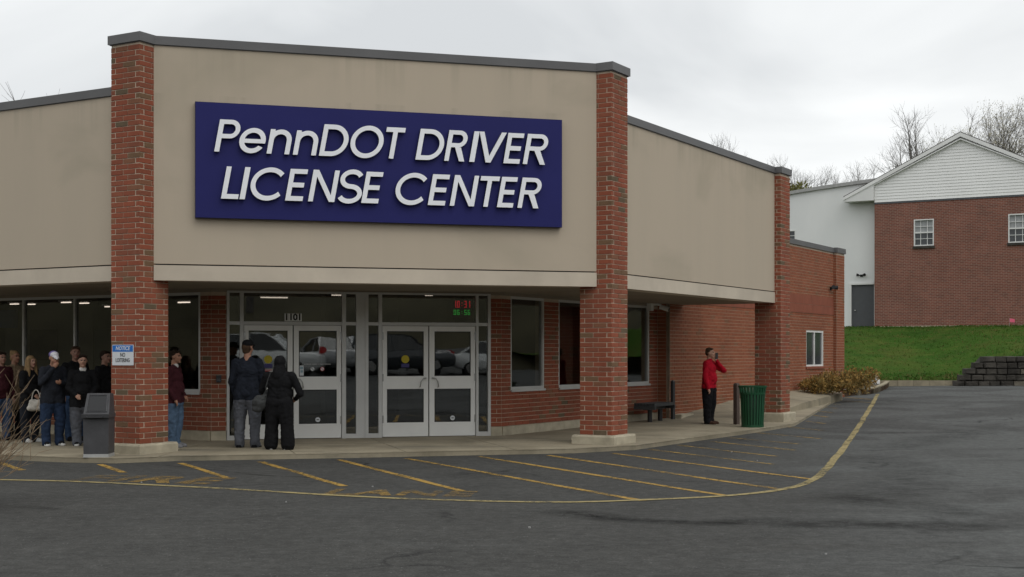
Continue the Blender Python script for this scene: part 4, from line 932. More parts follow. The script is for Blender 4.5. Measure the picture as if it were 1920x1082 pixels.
rk = thing('white_container', (x, y, G(x, y) + .16), 'white plastic jug lying at the planter end by the kerb', 'container')
m = MB(); m.lathe((x, y, G(x, y) + .16), [(.02, 0), (.12, .01), (.13, .05), (.125, .20), (.10, .26), (.04, .30), (.035, .34)], 14); m.build('body', 'white_paint', rk, smooth=True)
m = MB(); m.lathe((x, y, G(x, y) + .50), [(.042, 0), (.042, .035), (.02, .04)], 12); m.build('cap', 'sign_white', rk)
# kerb along the far edge of the lot
m = MB()
for i in range(9):
    xa, xb_ = 13.6 + i * .62, 13.6 + (i + 1) * .62 - .012; ya = 50.25
    m.hexa([(xa, ya, 0), (xb_, ya, 0), (xb_, ya + .25, 0), (xa, ya + .25, 0), (xa, ya + .03, .62), (xb_, ya + .03, .62), (xb_, ya + .25, .60), (xa, ya + .25, .60)])
props(m.build('lot_kerb', 'curb_concrete'), kind='structure')

# stacked-block retaining wall
rw = thing('retaining_wall', (21.5, 50.0, .35), 'dark weathered stacked-block retaining wall, stepped at its left end', 'wall')
rnd = random.Random(3); hb = .235; yW = 49.7; rows_ = 5; zg = .38
starts = [16.85, 17.05, 17.25, 17.60, 17.95]
for r_ in range(rows_):
    x = starts[r_]; first = True
    while x < 23.5:
        L = rnd.uniform(.34, .52); yy = yW + r_ * .035 + rnd.uniform(-.015, .015); z = zg + r_ * hb; c = .02; m = MB(); dz = rnd.uniform(-.006, .006)
        m.hexa([(x + c, yy, z + c), (x + L - c, yy, z + c), (x + L - .006, yy + .32, z), (x + .006, yy + .32, z), (x + c, yy, z + hb - c + dz), (x + L - c, yy, z + hb - c + dz), (x + L - .006, yy + .32, z + hb - .008), (x + .006, yy + .32, z + hb - .008)])
        m.hexa([(x + .05, yy - .018, z + .045), (x + L - .05, yy - .018, z + .045), (x + L - .05, yy, z + .045), (x + .05, yy, z + .045), (x + .06, yy - .016, z + hb - .05), (x + L - .06, yy - .016, z + hb - .05), (x + L - .05, yy, z + hb - .04), (x + .05, yy, z + hb - .04)])
        m.v = [(a_ + rnd.uniform(-.012, .012), b_ + rnd.uniform(-.018, .018), c_ + rnd.uniform(-.012, .008)) for a_, b_, c_ in m.v]
        pale = x > 19 and rnd.random() < .30
        m.build('block', 'block_pale' if pale else 'block_stone', rw); x += L
for q in range(3):   # uppermost course only further right
    m = MB(); x = 22.0 + q * .5; m.hexa([(x, yW + .2, zg + rows_ * hb), (x + .48, yW + .2, zg + rows_ * hb), (x + .48, yW + .5, zg + rows_ * hb), (x, yW + .5, zg + rows_ * hb), (x + .01, yW + .22, zg + rows_ * hb + .22), (x + .47, yW + .22, zg + rows_ * hb + .22), (x + .47, yW + .5, zg + rows_ * hb + .22), (x + .01, yW + .5, zg + rows_ * hb + .22)]); m.build('block', 'block_stone', rw)
m = MB(); m.hexa([(16.9, yW + .15, 0), (24, yW + .15, 0), (24, yW + 1.2, 0), (16.9, yW + 1.2, 0), (18.1, yW + .4, zg + hb * rows_ - .1), (24, yW + .4, zg + hb * rows_ - .1), (24, yW + 1.2, zg + hb * rows_ + .1), (18.2, yW + 1.2, zg + hb * rows_ - .05)]); m.build('backfill', 'block_stone', rw)

# ---------------------------------------------------------------- far brick house with white gable
FB = Fr((17.2, 62.0), -29.0); hs = thing('gabled_house', FB.pt(3.95, -3, 2.7), 'brick house with white siding gable above the lawn', 'building')
k = N('house_brick')
fv = k.n('ShaderNodeTexCoord').outputs['Object']; mp = k.map(fv, (1, 1, 1), rot=(0, 0, R(29)))
sx = k.n('ShaderNodeSeparateXYZ'); k.l(mp, sx.inputs[0]); cbx = k.n('ShaderNodeCombineXYZ'); k.l(sx.outputs[0], cbx.inputs[0]); k.l(sx.outputs[2], cbx.inputs[1])
bt = k.n('ShaderNodeTexBrick'); k.l(cbx.outputs[0], bt.inputs['Vector']); bt.inputs['Scale'].default_value = 1.0
for nm, v_ in (('Brick Width', .215), ('Row Height', .075), ('Mortar Size', .009), ('Bias', -.2)): bt.inputs[nm].default_value = v_
bt.inputs['Color1'].default_value = (.23, .085, .058, 1); bt.inputs['Color2'].default_value = (.15, .062, .046, 1); bt.inputs['Mortar'].default_value = (.30, .22, .18, 1)
c = k.mix(.5, bt.outputs['Color'], k.ramp(k.noise(k.pos(), 1.2, 6, .7), [(.3, .7), (.7, 1.15)]), 'MULTIPLY')
k.bsdf(c, .9, spec=.2, bump=bt.outputs['Fac'], bstr=.4, bdist=-.01)
ZE = 8.80; tpk = FB.t(1802); zpk = FB.z(1802, 250); halfw = tpk; ov = 1.43
wins = [(FB.t(1713.5), FB.t(1751), FB.z(1732, 461), FB.z(1732, 411)), (FB.t(1890.5), FB.t(1890.5) + FB.t(1751) - FB.t(1713.5), FB.z(1905, 455), FB.z(1905, 401))]
m = MB(); ts = sorted({0, 2 * tpk, *[w[0] for w in wins], *[w[1] for w in wins]}); zs = sorted({2.2, ZE, *[w[2] for w in wins], *[w[3] for w in wins]})
for a, b in zip(ts, ts[1:]):
    for c_, e in zip(zs, zs[1:]):
        if not any(w[0] < (a + b) / 2 < w[1] and w[2] < (c_ + e) / 2 < w[3] for w in wins): m.box(FB, a, b, -.3, 0, c_, e)
m.box(FB, 2 * tpk - .3, 2 * tpk, -8, -.3, 2.2, ZE); m.build('wall', 'house_brick', hs)
m = MB(); m.box(FB, -.02, 2 * tpk + .02, -.2, .025, ZE - .07, ZE + .01); m.build('frieze', 'door_grey', hs)
slope = (zpk - (EYE + 291 / 39.0)) / (tpk + ov)
nb2 = 30; z = ZE + .015; hgt = .14
while z < zpk - .25:                              # lap siding boards, each a wedge clipped by the rakes
    w0 = (zpk - .12 - z) / slope; w1 = (zpk - .12 - z - hgt) / slope
    if w1 <= .05: break
    l0, l1 = max(.0, tpk - w0), max(.0, tpk - w1); r0, r1 = min(2 * tpk, tpk + w0), min(2 * tpk, tpk + w1); P = FB.pt
    m = MB(); m.hexa([P(l0, .026, z), P(r0, .026, z), P(r0, -.1, z), P(l0, -.1, z), P(l1, .004, z + hgt + .008), P(r1, .004, z + hgt + .008), P(r1, -.1, z + hgt + .008), P(l1, -.1, z + hgt + .008)]); m.build('siding_board', 'siding', hs); z += hgt
for s_ in (-1, 1):
    e = tpk + s_ * (tpk + ov); P = FB.pt; ze = zpk - (tpk + ov) * slope
    m = MB(); m.hexa([P(tpk, -9, zpk - .02), P(tpk, .18, zpk - .02), P(e, .18, ze - .02), P(e, -9, ze - .02), P(tpk, -9, zpk + .06), P(tpk, .18, zpk + .06), P(e, .18, ze + .06), P(e, -9, ze + .06)]); m.build('roof_slope', 'roof_shingle', hs)
    m = MB(); m.hexa([P(tpk, .17, zpk - .17), P(tpk, .20, zpk - .17), P(e, .20, ze - .13), P(e, .17, ze - .13), P(tpk, .17, zpk + .02), P(tpk, .20, zpk + .02), P(e, .20, ze + .02), P(e, .17, ze + .02)]); m.build('rake_board', 'white_trim', hs)
    m = MB(); m.hexa([P(tpk, -.05, zpk - .30), P(tpk, .17, zpk - .30), P(e, .17, ze - .16), P(e, -.05, ze - .16), P(tpk, -.05, zpk - .25), P(tpk, .17, zpk - .25), P(e, .17, ze - .11), P(e, -.05, ze - .11)]); m.build('rake_soffit', 'white_trim', hs)
P = FB.pt; ze = zpk - (tpk + ov) * slope
m = MB(); m.hexa([P(-ov + .02, -.4, ze - .20), P(-.01, -.4, ze - .20), P(-.01, .16, ze - .20), P(-ov + .02, .16, ze - .20), P(-ov + .02, -.4, ze - .05), P(-.01, -.4, ze + ov * slope - .08), P(-.01, .16, ze + ov * slope - .08), P(-ov + .02, .16, ze - .05)]); m.build('cornice_return', 'white_paint', hs)
def sash(fr, a, b, z0, z1, d, par, upper='blind'):
    m = MB(); f_ = .05; dd_ = d - .08
    m.box(fr, a, a + f_, dd_, d + .02, z0, z1); m.box(fr, b - f_, b, dd_, d + .02, z0, z1); m.box(fr, a + f_, b - f_, dd_, d + .019, z0, z0 + f_); m.box(fr, a + f_, b - f_, dd_, d + .019, z1 - f_, z1); zm = (z0 + z1) / 2
    m.box(fr, a + f_, b - f_, dd_, d + .0, zm - .03, zm + .03)
    for q in (1, 2): t = a + (b - a) * q / 3; m.box(fr, t - .012, t + .012, dd_, d - .03, z0 + f_, z1 - f_)
    for q in (.27, .73): zq = z0 + (z1 - z0) * q; m.box(fr, a + f_, b - f_, dd_, d - .032, zq - .012, zq + .012)
    w = m.build('window', 'white_paint', par)
    m = MB(); m.box(fr, a + f_, b - f_, dd_ - .01, dd_ + .005, z0 + f_, zm - .03); m.build('pane', 'far_glass', w)
    m = MB(); m.box(fr, a + f_, b - f_, dd_ - .01, dd_ + .005, zm + .03, z1 - f_); m.build('pane', upper, w)
    m = MB(); m.box(fr, a - .04, b + .04, d - .1, d + .07, z0 - .12, z0 - .003); m.build('sill', 'block_stone', w)
for w in wins: sash(FB, *w, 0, hs)
m = MB(); m.box(FB, -.05, 2 * tpk + .05, -.02, .06, 2.0, FB.z(1700, 611)); m.build('foundation', 'concrete_base', hs)

# white stucco building with the grey door, left of the house
wb = thing('white_building', FB.pt(-5, -3, 2.6), 'plain white stucco building with grey door left of the brick house', 'building')
dWb = -.55; tw0 = FB.t(1440, dWb)
def ztop(t): f_ = (t - FB.t(1478, dWb)) / (FB.t(1635, dWb) - FB.t(1478, dWb)); return FB.z(1478, 366, dWb) + (FB.z(1635, 342, dWb) - FB.z(1478, 366, dWb)) * (f_ ** 0.8 if f_ > 0 else f_)
dr = (FB.t(1596.5, dWb), FB.t(1639, dWb), FB.z(1610, 617, dWb), FB.z(1610, 534, dWb))
sw_ = (FB.t(1455, dWb), FB.t(1492, dWb), FB.z(1478, 470, dWb), FB.z(1478, 432, dWb))
m = MB(); N_ = 14; P = FB.pt; t_end = -.02
tt = sorted({tw0 + (t_end - tw0) * i / N_ for i in range(N_ + 1)} | {dr[0], dr[1], sw_[0], sw_[1]}); tt = [t for t in tt if t <= t_end]
tops = []
for a, b in zip(tt, tt[1:]):
    mid_ = (a + b) / 2; segs = [(2.0, None)]
    if dr[0] < mid_ < dr[1]: segs = [(dr[3], None)]
    elif sw_[0] < mid_ < sw_[1]: segs = [(2.0, sw_[2]), (sw_[3], None)]
    for z0, z1 in segs:
        za, zb2 = (ztop(a), ztop(b)) if z1 is None else (z1, z1)
        m.hexa([P(a, dWb, z0), P(b, dWb, z0), P(b, dWb - .3, z0), P(a, dWb - .3, z0), P(a, dWb, za), P(b, dWb, zb2), P(b, dWb - .3, zb2), P(a, dWb - .3, za)])
m.build('wall', 'white_stucco', wb)
m = MB()
for a, b in zip(tt, tt[1:]): m.hexa([P(a, dWb + .12, ztop(a)), P(b, dWb + .12, ztop(b)), P(b, dWb - .4, ztop(b)), P(a, dWb - .4, ztop(a)), P(a, dWb + .12, ztop(a) + .16), P(b, dWb + .12, ztop(b) + .16), P(b, dWb - .4, ztop(b) + .2), P(a, dWb - .4, ztop(a) + .2)])
m.build('roof_edge', 'sticker_grey', wb)
m = MB(); m.box(FB, dr[0], min(dr[1], t_end), dWb - .12, dWb - .06, dr[2] - .3, dr[3] - .0); do = m.build('door', 'door_grey', wb)
m = MB(); m.lathe((0, 0, 0), [(.0, -.03), (.035, -.02), (.045, 0), (.035, .02), (0, .03)], 10); kn = m.build('knob', 'steel', do, loc=(0, 0, 0)); kn.location = FB.pt(dr[0] + .17, dWb - .01, FB.z(1603, 582, dWb)) - WLOC[do.name]
m = MB(); m.box(FB, dr[0] - .10, min(dr[1], t_end), dWb, dWb + .05, dr[3] - .0, dr[3] + .09); m.box(FB, dr[0] - .10, dr[0] - .002, dWb, dWb + .048, dr[2] - .3, dr[3]); m.build('door_frame', 'white_paint', wb)
sash(FB, *sw_, dWb, wb, 'far_glass')
spot_pair('floodlight', FB, 1615.5, 517, dWb, 'small dark twin floodlight above the grey door', .95)
m = MB(); m.box(FB, -9, -.3, -8, dWb - .31, 2.2, 8.2); m.build('building_body', 'interior_dark', wb)
# pink survey flag on the lawn
x, y = (1893 - 960) / FPX * 58.3, 58.3; pf = thing('marker_flag', (x, y, LZ(x, y)), 'tiny bright pink marker flag at top of the lawn', 'flag')
m = MB(); m.tube([(x, y, LZ(x, y) - .05), (x, y, LZ(x, y) + .36)], .008, 5); m.build('stake', 'steel', pf)
m = MB(); m.hexa([(x, y, LZ(x, y) + .2), (x + .24, y + .03, LZ(x, y) + .18), (x + .24, y + .04, LZ(x, y) + .18), (x, y + .01, LZ(x, y) + .2), (x, y, LZ(x, y) + .36), (x + .24, y + .03, LZ(x, y) + .33), (x + .24, y + .04, LZ(x, y) + .33), (x, y + .01, LZ(x, y) + .36)]); m.build('flag', 'pink', pf)

# ---------------------------------------------------------------- trees
def tree(name, c, H, spread, seed, label, mat='bark', leaves=0, lmat='bud_leaf', levels=4, group='bare trees beyond the buildings', leafsize=.12, thick=1.0, trunk_frac=.28):
    rnd = random.Random(seed); o = thing(name, c, label, 'tree', group); tk = MB(); cr_ = MB(); tips = []
    def grow(p, d, L, r, lv):
        n = 5 if lv > 2 else 3; path = [p]; rad = [r]; q = p.copy(); dd_ = d.copy()
        for i in range(n):
            dd_ = (dd_ + Vector((rnd.uniform(-1, 1), rnd.uniform(-1, 1), rnd.uniform(-.7, .9))) * (.10 if lv == levels else .22) + Vector((0, 0, .05))).normalized(); q = q + dd_ * L / n; path.append(q.copy()); rad.append(max(.3 * r, r * (1 - .55 * (i + 1) / n)))
        (tk if lv == levels else cr_).tube(path, rad, 7 if lv >= levels - 1 else (4 if lv > 1 else 3), caps=False)
        if lv == 0: tips.append(path); return
        kids = rnd.randint(5, 7) if lv == levels else rnd.randint(4, 6) if lv > 1 else rnd.randint(3, 5); a = rnd.uniform(0, 6.28)
        for i in range(kids):
            f = (.62 + .38 * i / kids) if lv == levels else rnd.uniform(.25, 1.0); ix = min(n - 1, int(f * n)); pt_ = path[ix] + (path[ix + 1] - path[ix]) * (f * n - ix); dl = (path[ix + 1] - path[ix]).normalized()
            a += 2.4 + rnd.uniform(-.4, .4); o1 = dl.orthogonal().normalized(); o2 = dl.cross(o1); side = o1 * math.cos(a) + o2 * math.sin(a); ang = rnd.uniform(.45, 1.0) * spread
            nd = (dl * math.cos(ang) + side * math.sin(ang) + Vector((0, 0, .12))).normalized()
            grow(pt_, nd, L * (rnd.uniform(.85, 1.25) if lv == levels else rnd.uniform(.45, .72)), max(.0055 * thick, rad[ix] * (rnd.uniform(.5, .72) if lv == levels else rnd.uniform(.42, .6))), lv - 1)
        if lv < levels: grow(q, dd_, L * .5, rad[-1], lv - 1)
        else: grow(q, dd_, L * 1.1, rad[-1], lv - 1)
    grow(Vector(c) - Vector((0, 0, .3)), Vector((0, 0, 1)), H * trunk_frac, H * .020 * thick, levels)
    zmax = max(p[2] for p in cr_.v); f_ = H / (zmax - c[2]); B = Vector(c)
    for q in (tk, cr_): q.v = [tuple(B + (Vector(p) - B) * f_) for p in q.v]
    tips = [[B + (p - B) * f_ for p in pth] for pth in tips]
    tk.build('trunk', mat, o, smooth=True); cr_.build('crown', mat, o, smooth=False)
    if leaves and tips:
        lf = MB()
        for i in range(leaves):
            pth = rnd.choice(tips); p = pth[rnd.randint(0, len(pth) - 1)] + Vector((rnd.gauss(0, .14), rnd.gauss(0, .14), rnd.gauss(0, .14))); s_ = leafsize * rnd.uniform(.4, 1.2)
            a = Vector((rnd.gauss(0, 1), rnd.gauss(0, 1), rnd.gauss(0, 1))).normalized(); b = a.orthogonal().normalized()
            lf.face([p - a * s_, p + b * s_ * .6, p + a * s_, p - b * s_ * .6])
        lf.build('foliage', lmat, o)
    return o
def tree_at(px, pytop, dep, spread, seed, label, zb=None, **kw):
    x = (px - 960) / FPX * dep; zb = LZ(x, dep) if zb is None else zb; zt = EYE + (HZ - pytop) * dep / FPX
    return tree(kw.pop('name', 'bare_tree'), (x, dep, zb), (zt - zb) * kw.pop('hs', 1.0), spread, seed, label, **kw)
TR = []
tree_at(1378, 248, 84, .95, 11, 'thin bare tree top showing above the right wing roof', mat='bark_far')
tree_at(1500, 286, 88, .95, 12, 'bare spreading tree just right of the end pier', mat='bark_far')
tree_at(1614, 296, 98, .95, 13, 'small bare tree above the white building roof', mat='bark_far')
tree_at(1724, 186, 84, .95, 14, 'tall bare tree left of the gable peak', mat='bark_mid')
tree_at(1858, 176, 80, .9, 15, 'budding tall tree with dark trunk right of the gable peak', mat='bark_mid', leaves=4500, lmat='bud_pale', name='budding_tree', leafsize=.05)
tree_at(1924, 172, 76, .9, 16, 'budding tree cut off by the right edge', mat='bark_mid', leaves=4000, lmat='bud_pale', name='budding_tree', leafsize=.05)
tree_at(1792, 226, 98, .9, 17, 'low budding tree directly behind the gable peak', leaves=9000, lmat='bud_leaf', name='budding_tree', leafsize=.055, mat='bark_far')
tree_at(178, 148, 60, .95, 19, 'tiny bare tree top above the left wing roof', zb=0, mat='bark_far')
x = (1492 - 960) / FPX * 80; shrub('yellow_bush', (x, 80, EYE + (HZ - 372) * 80 / FPX - .8), 1.0, 1.0, 1.7, 900, ['bud_leaf', 'bud_leaf'], 'yellow green bush top behind the end pier', leaf=.16)

# ---------------------------------------------------------------- street furniture
wz = lambda x, y: slabz((x, y))
# information cabinet left of the left pier
kx, ky = (177 - 960) / FPX * 19.72, 19.72 + .22; FK = Fr((kx, ky), 4)
kk = thing('info_cabinet', (kx, ky, SW), 'grey metal cabinet with slanted dark screen left of the left pier', 'cabinet')
def taper(fr, ta, tb, tc_, td, d0, d1, e0, e1, z0, z1):
    P = fr.pt; m = MB(); m.hexa([P(ta, d1, z0), P(tb, d1, z0), P(tb, d0, z0), P(ta, d0, z0), P(tc_, e1, z1), P(td, e1, z1), P(td, e0, z1), P(tc_, e0, z1)]); return m
taper(FK, -.185, .185, -.19, .19, -.2, .19, -.2, .2, SW + .05, SW + .60).build('lower_body', 'kiosk_grey', kk)
taper(FK, -.19, .19, -.185, .185, -.2, .2, -.2, .195, SW - .0, SW + .05).build('base_strip', 'sticker_grey', kk)
taper(FK, -.205, .205, -.205, .205, -.2, .25, -.2, .26, SW + .60, SW + .655).build('tray', 'kiosk_grey', kk)
taper(FK, -.19, .19, -.17, .17, -.2, .17, -.2, .02, SW + .656, SW + .96).build('head', 'kiosk_grey', kk)
P = FK.pt
def onhead(t, f, o): return P(t, .17 + (.02 - .17) * f + o, SW + .656 + .304 * f + o * .45)
m = MB(); m.hexa([onhead(-.135, .16, .002), onhead(.135, .16, .002), onhead(.135, .16, -.01), onhead(-.135, .16, -.01), onhead(-.125, .88, .002), onhead(.125, .88, .002), onhead(.125, .88, -.01), onhead(-.125, .88, -.01)]); m.build('screen', 'kiosk_screen', kk)
m = MB()
for a, b in (((-.145, .12), (.145, .12)), ((-.135, .92), (.135, .92)), ((-.15, .10), (-.135, .94)), ((.15, .10), (.135, .94))): m.bar(onhead(*a, .006), onhead(*b, .006), .014, .016)
m.build('screen_frame', 'kiosk_grey', kk)
m = MB(); m.tube([FK.pt(-.12, .262, SW + .625), FK.pt(-.1, .29, SW + .61), FK.pt(.1, .29, SW + .61), FK.pt(.12, .262, SW + .625)], .008, 6); m.build('handle', 'black_plastic', kk)

# green slatted litter bin
bx_, by_ = (1411 - 960) / FPX * 27.95, 27.95; bz = wz(bx_, by_); bn = thing('litter_bin', (bx_, by_, bz), 'green slatted metal litter bin at the end pier', 'litter bin')
prof_ = lambda z: .232 + .035 * (z / .9) + .035 * max(0, (z - .55) / .35) ** 2
for i in range(24):
    a = 2 * math.pi * i / 24; ca, sa = math.cos(a), math.sin(a); m = MB(); w = .021; zz_ = [.03, .3, .55, .7, .8, .87]
    for z0, z1 in zip(zz_, zz_[1:]):
        r0, r1 = prof_(z0), prof_(z1); q = []
        for z, r in ((z0, r0), (z1, r1)):
            for (rr, ww_) in ((r, -w), (r, w), (r - .008, w), (r - .008, -w)): q.append((bx_ + ca * rr - sa * ww_, by_ + sa * rr + ca * ww_, bz + z))
        m.hexa(q)
    m.build('slat', 'can_green', bn)
def ring(z0, z1, r0, r1, th, mat, nm):
    m = MB(); m.lathe((bx_, by_, bz), [(r0 - th, z0), (r0, z0), (r1, z1), (r1 - th, z1), (r0 - th, z0)], 36, caps=False); m.build(nm, mat, bn, smooth=False)
ring(.85, .885, prof_(.86) + .012, prof_(.87) + .014, .03, 'can_green', 'rim'); ring(.70, .745, prof_(.70) + .004, prof_(.745) + .004, .016, 'can_green', 'band'); ring(.0, .05, .238, .240, .02, 'can_green', 'foot_ring')
m = MB(); m.lathe((bx_, by_, bz), [(.0, .03), (.20, .03), (.222, .3), (.25, .74), (.235, .74), (.2, .1), (0, .1)], 28, caps=False); m.build('liner', 'can_liner', bn, smooth=True)

def post(px, py0, py1, dep, w, label, mat, name='post'):
    x = (px - 960) / FPX * dep; z0 = wz(x, dep); h = (py1 - py0) * dep / FPX; f_ = Fr((x, dep), 40); o = thing(name, (x, dep, z0), label, 'post')
    m = MB(); m.box(f_, -w / 2, w / 2, -w / 2, w / 2, z0, z0 + h - .03); m.build('shaft', mat, o)
    P = f_.pt; m = MB(); c = w / 2; e = w / 2 - .02; m.hexa([P(-c, c, z0 + h - .03), P(c, c, z0 + h - .03), P(c, -c, z0 + h - .03), P(-c, -c, z0 + h - .03), P(-e, e, z0 + h), P(e, e, z0 + h), P(e, -e, z0 + h), P(-e, -e, z0 + h)]); m.build('cap', mat, o)
post(1381, 717, 795, 28.9, .10, 'brown square post beside the green litter bin', 'post_brown')
post(1261.5, 712, 787, 30.6, .075, 'dark grey post at the far end of the bench', 'bench_grey')
# bench
be = thing('bench', FR.pt(7.0, -2.42, SW), 'dark grey backless metal bench under the canopy by the brick wall', 'bench')
for i in range(7):
    d = -2.70 + i * .075; m = MB(); m.box(FR, 6.45, 7.55, d, d + .06, SW + .385, SW + .45); m.build('seat_slat', 'bench_grey', be)
m = MB(); m.box(FR, 6.44, 6.5, -2.71, -2.18, SW + .31, SW + .384); m.box(FR, 7.5, 7.56, -2.71, -2.18, SW + .31, SW + .384); m.box(FR, 6.5, 7.5, -2.50, -2.40, SW + .30, SW + .38); m.build('seat_frame', 'bench_grey', be)
for t in (6.75, 7.3):
    m = MB(); m.tube([FR.pt(t, -2.45, SW + .01), FR.pt(t, -2.45, SW + .36)], .055, 12); lg = m.build('leg', 'black_plastic', be)
    m = MB(); m.box(FR, t - .09, t + .09, -2.54, -2.36, SW, SW + .012); m.build('foot_plate', 'black_plastic', lg)

# ---------------------------------------------------------------- people
plain('skin_light', (0.42, 0.24, 0.17), .6, var=.08, scale=20); plain('skin_mid', (0.34, 0.175, 0.115), .6, var=.08, scale=20); plain('skin_dim', (0.30, 0.165, 0.12), .6, var=.08, scale=20)
plain('lip', (0.28, 0.10, 0.085), .6); plain('eye_dark', (0.03, 0.022, 0.018), .4)
def cloth(name, c, var=.22, sc_=14): plain(name, c, .92, spec=.12, var=var, scale=sc_, bstr=.5, bdist=.006)
for nm, c in dict(navy_knit=(.016, .019, .027), grey_trouser=(.095, .10, .115), black_cloth=(.010, .010, .011), maroon=(.05, .014, .018), jeans=(.085, .135, .21), dark_jeans=(.022, .036, .070), red_sweater=(.34, .006, .018), black_trouser=(.010, .010, .012), tan_coat=(.24, .18, .115), charcoal=(.018, .020, .026), bag_white=(.50, .47, .42), bag_grey=(.05, .052, .052), cap_white=(.66, .65, .68), cap_purple=(.16, .12, .30), shoe_white=(.55, .55, .53), shoe_brown=(.06, .032, .022), shoe_grey=(.20, .20, .21), hair_dark=(.022, .014, .010), hair_blond=(.25, .165, .085), hair_brown=(.06, .036, .022), collar_white=(.55, .54, .52), denim_mid=(.045, .075, .14)).items(): cloth(nm, c)
def _capsule(bm, a, b, ra, rb, seg=12):
    a, b = Vector(a), Vector(b); d = b - a; L = d.length; d = d.normalized() if L > 1e-6 else Vector((0, 0, 1)); x = d.orthogonal().normalized(); y = d.cross(x); rings = []
    for k_ in range(4): th = math.pi / 2 * (k_ + .35) / 4.35; rings.append((a - d * ra * math.cos(th), ra * math.sin(th)))
    rings += [(a, ra), (a + (b - a) * .5, (ra + rb) / 2), (b, rb)]
    for k_ in range(3, -1, -1): th = math.pi / 2 * (k_ + .35) / 4.35; rings.append((b + d * rb * math.cos(th), rb * math.sin(th)))
    R_ = [[bm.verts.new(c + (x * math.cos(6.28319 * i / seg) + y * math.sin(6.28319 * i / seg)) * r) for i in range(seg)] for c, r in rings]
    for p, q in zip(R_, R_[1:]):
        for i in range(seg): bm.faces.new((p[i], p[(i + 1) % seg], q[(i + 1) % seg], q[i]))
    bm.faces.new(R_[0][::-1]); bm.faces.new(R_[-1])
def _ellip(bm, c, r, rx=0.0):
    M = Matrix.Translation(Vector(c)) @ Matrix.Rotation(rx, 4, 'X') @ Matrix.Diagonal((*r, 1)); bmesh.ops.create_icosphere(bm, subdivisions=3, radius=1, matrix=M)
def fuse(prims, voxel, mats, name, loc, yaw, parent, folds=0.0, foldmats=(), smooth_it=4, seed=0, hem=None):
    """union the shapes into one continuous skin; every face takes the cloth or skin of the nearest shape"""
    bm = bmesh.new()
    for p in prims:
        if p[0] == 'c': _capsule(bm, p[1], p[2], p[3], p[4])
        else: _ellip(bm, p[1], p[2], p[4] if len(p) > 4 else 0)
    me = bpy.data.meshes.new(name); bm.to_mesh(me); bm.free()
    ob = bpy.data.objects.new('tmp', me); col.objects.link(ob)
    md = ob.modifiers.new('r', 'REMESH'); md.mode = 'VOXEL'; md.voxel_size = voxel
    ms = ob.modifiers.new('s', 'SMOOTH'); ms.factor = .5; ms.iterations = smooth_it
    dg = bpy.context.evaluated_depsgraph_get(); dg.update(); m2 = bpy.data.meshes.new_from_object(ob.evaluated_get(dg)); bpy.data.objects.remove(ob); bpy.data.meshes.remove(me)
    n = len(m2.vertices); V = np.empty(n * 3); m2.vertices.foreach_get('co', V); V = V.reshape(-1, 3)
    def nearest(Pn):
        best = np.full(len(Pn), 1e9); idx = np.zeros(len(Pn), int)
        for p in prims:
            if p[0] == 'c':
                a, b, ra, rb, mm = np.array(p[1]), np.array(p[2]), p[3], p[4], p[5]; ab = b - a; h = np.clip(((Pn - a) @ ab) / max(1e-9, ab @ ab), 0, 1); dd_ = np.linalg.norm(Pn - a - h[:, None] * ab, axis=1) - (ra + (rb - ra) * h)
            else:
                r = np.array(p[2]); q = (Pn - np.array(p[1])); kq = np.linalg.norm(q / r, axis=1); dd_ = (kq - 1) * r.min(); mm = p[3]
            t_ = dd_ < best; best[t_] = dd_[t_]; idx[t_] = mm
        if hem is not None: tl = (idx == 1) | (idx == 2); idx[tl] = np.where(Pn[tl, 2] > hem + .006 * np.sin(Pn[tl, 0] * 30), 1, 2)
        return idx
    if folds:
        idv = nearest(V); nr = np.empty(n * 3); m2.vertices.foreach_get('normal', nr); nr = nr.reshape(-1, 3); amp = np.zeros(n)
        for i in range(n):
            if idv[i] in foldmats:
                x, y, z = V[i]; amp[i] = noise.noise((x * 11 + seed, y * 11, z * 17 + 3 * noise.noise((x * 5, y * 5, z * 4 + seed)))) + .5 * noise.noise((x * 26, y * 26 + seed, z * 30))
        V = V + nr * (amp * folds)[:, None]
    c_, s_ = math.cos(yaw), math.sin(yaw); W_ = V.copy(); W_[:, 0] = V[:, 0] * c_ - V[:, 1] * s_; W_[:, 1] = V[:, 0] * s_ + V[:, 1] * c_
    m2.vertices.foreach_set('co', W_.ravel()); nf = len(m2.polygons); C = np.empty(nf * 3); m2.polygons.foreach_get('center', C); C = C.reshape(-1, 3); Cn = C.copy(); Cn[:, 0] = C[:, 0] * c_ + C[:, 1] * s_; Cn[:, 1] = -C[:, 0] * s_ + C[:, 1] * c_
    m2.materials.clear()
    for q in mats: m2.materials.append(MAT[q])
    m2.polygons.foreach_set('material_index', nearest(Cn).astype(np.int32)); m2.polygons.foreach_set('use_smooth', [True] * nf); m2.update(); m2.name = name
    return put(name, m2, loc, parent)
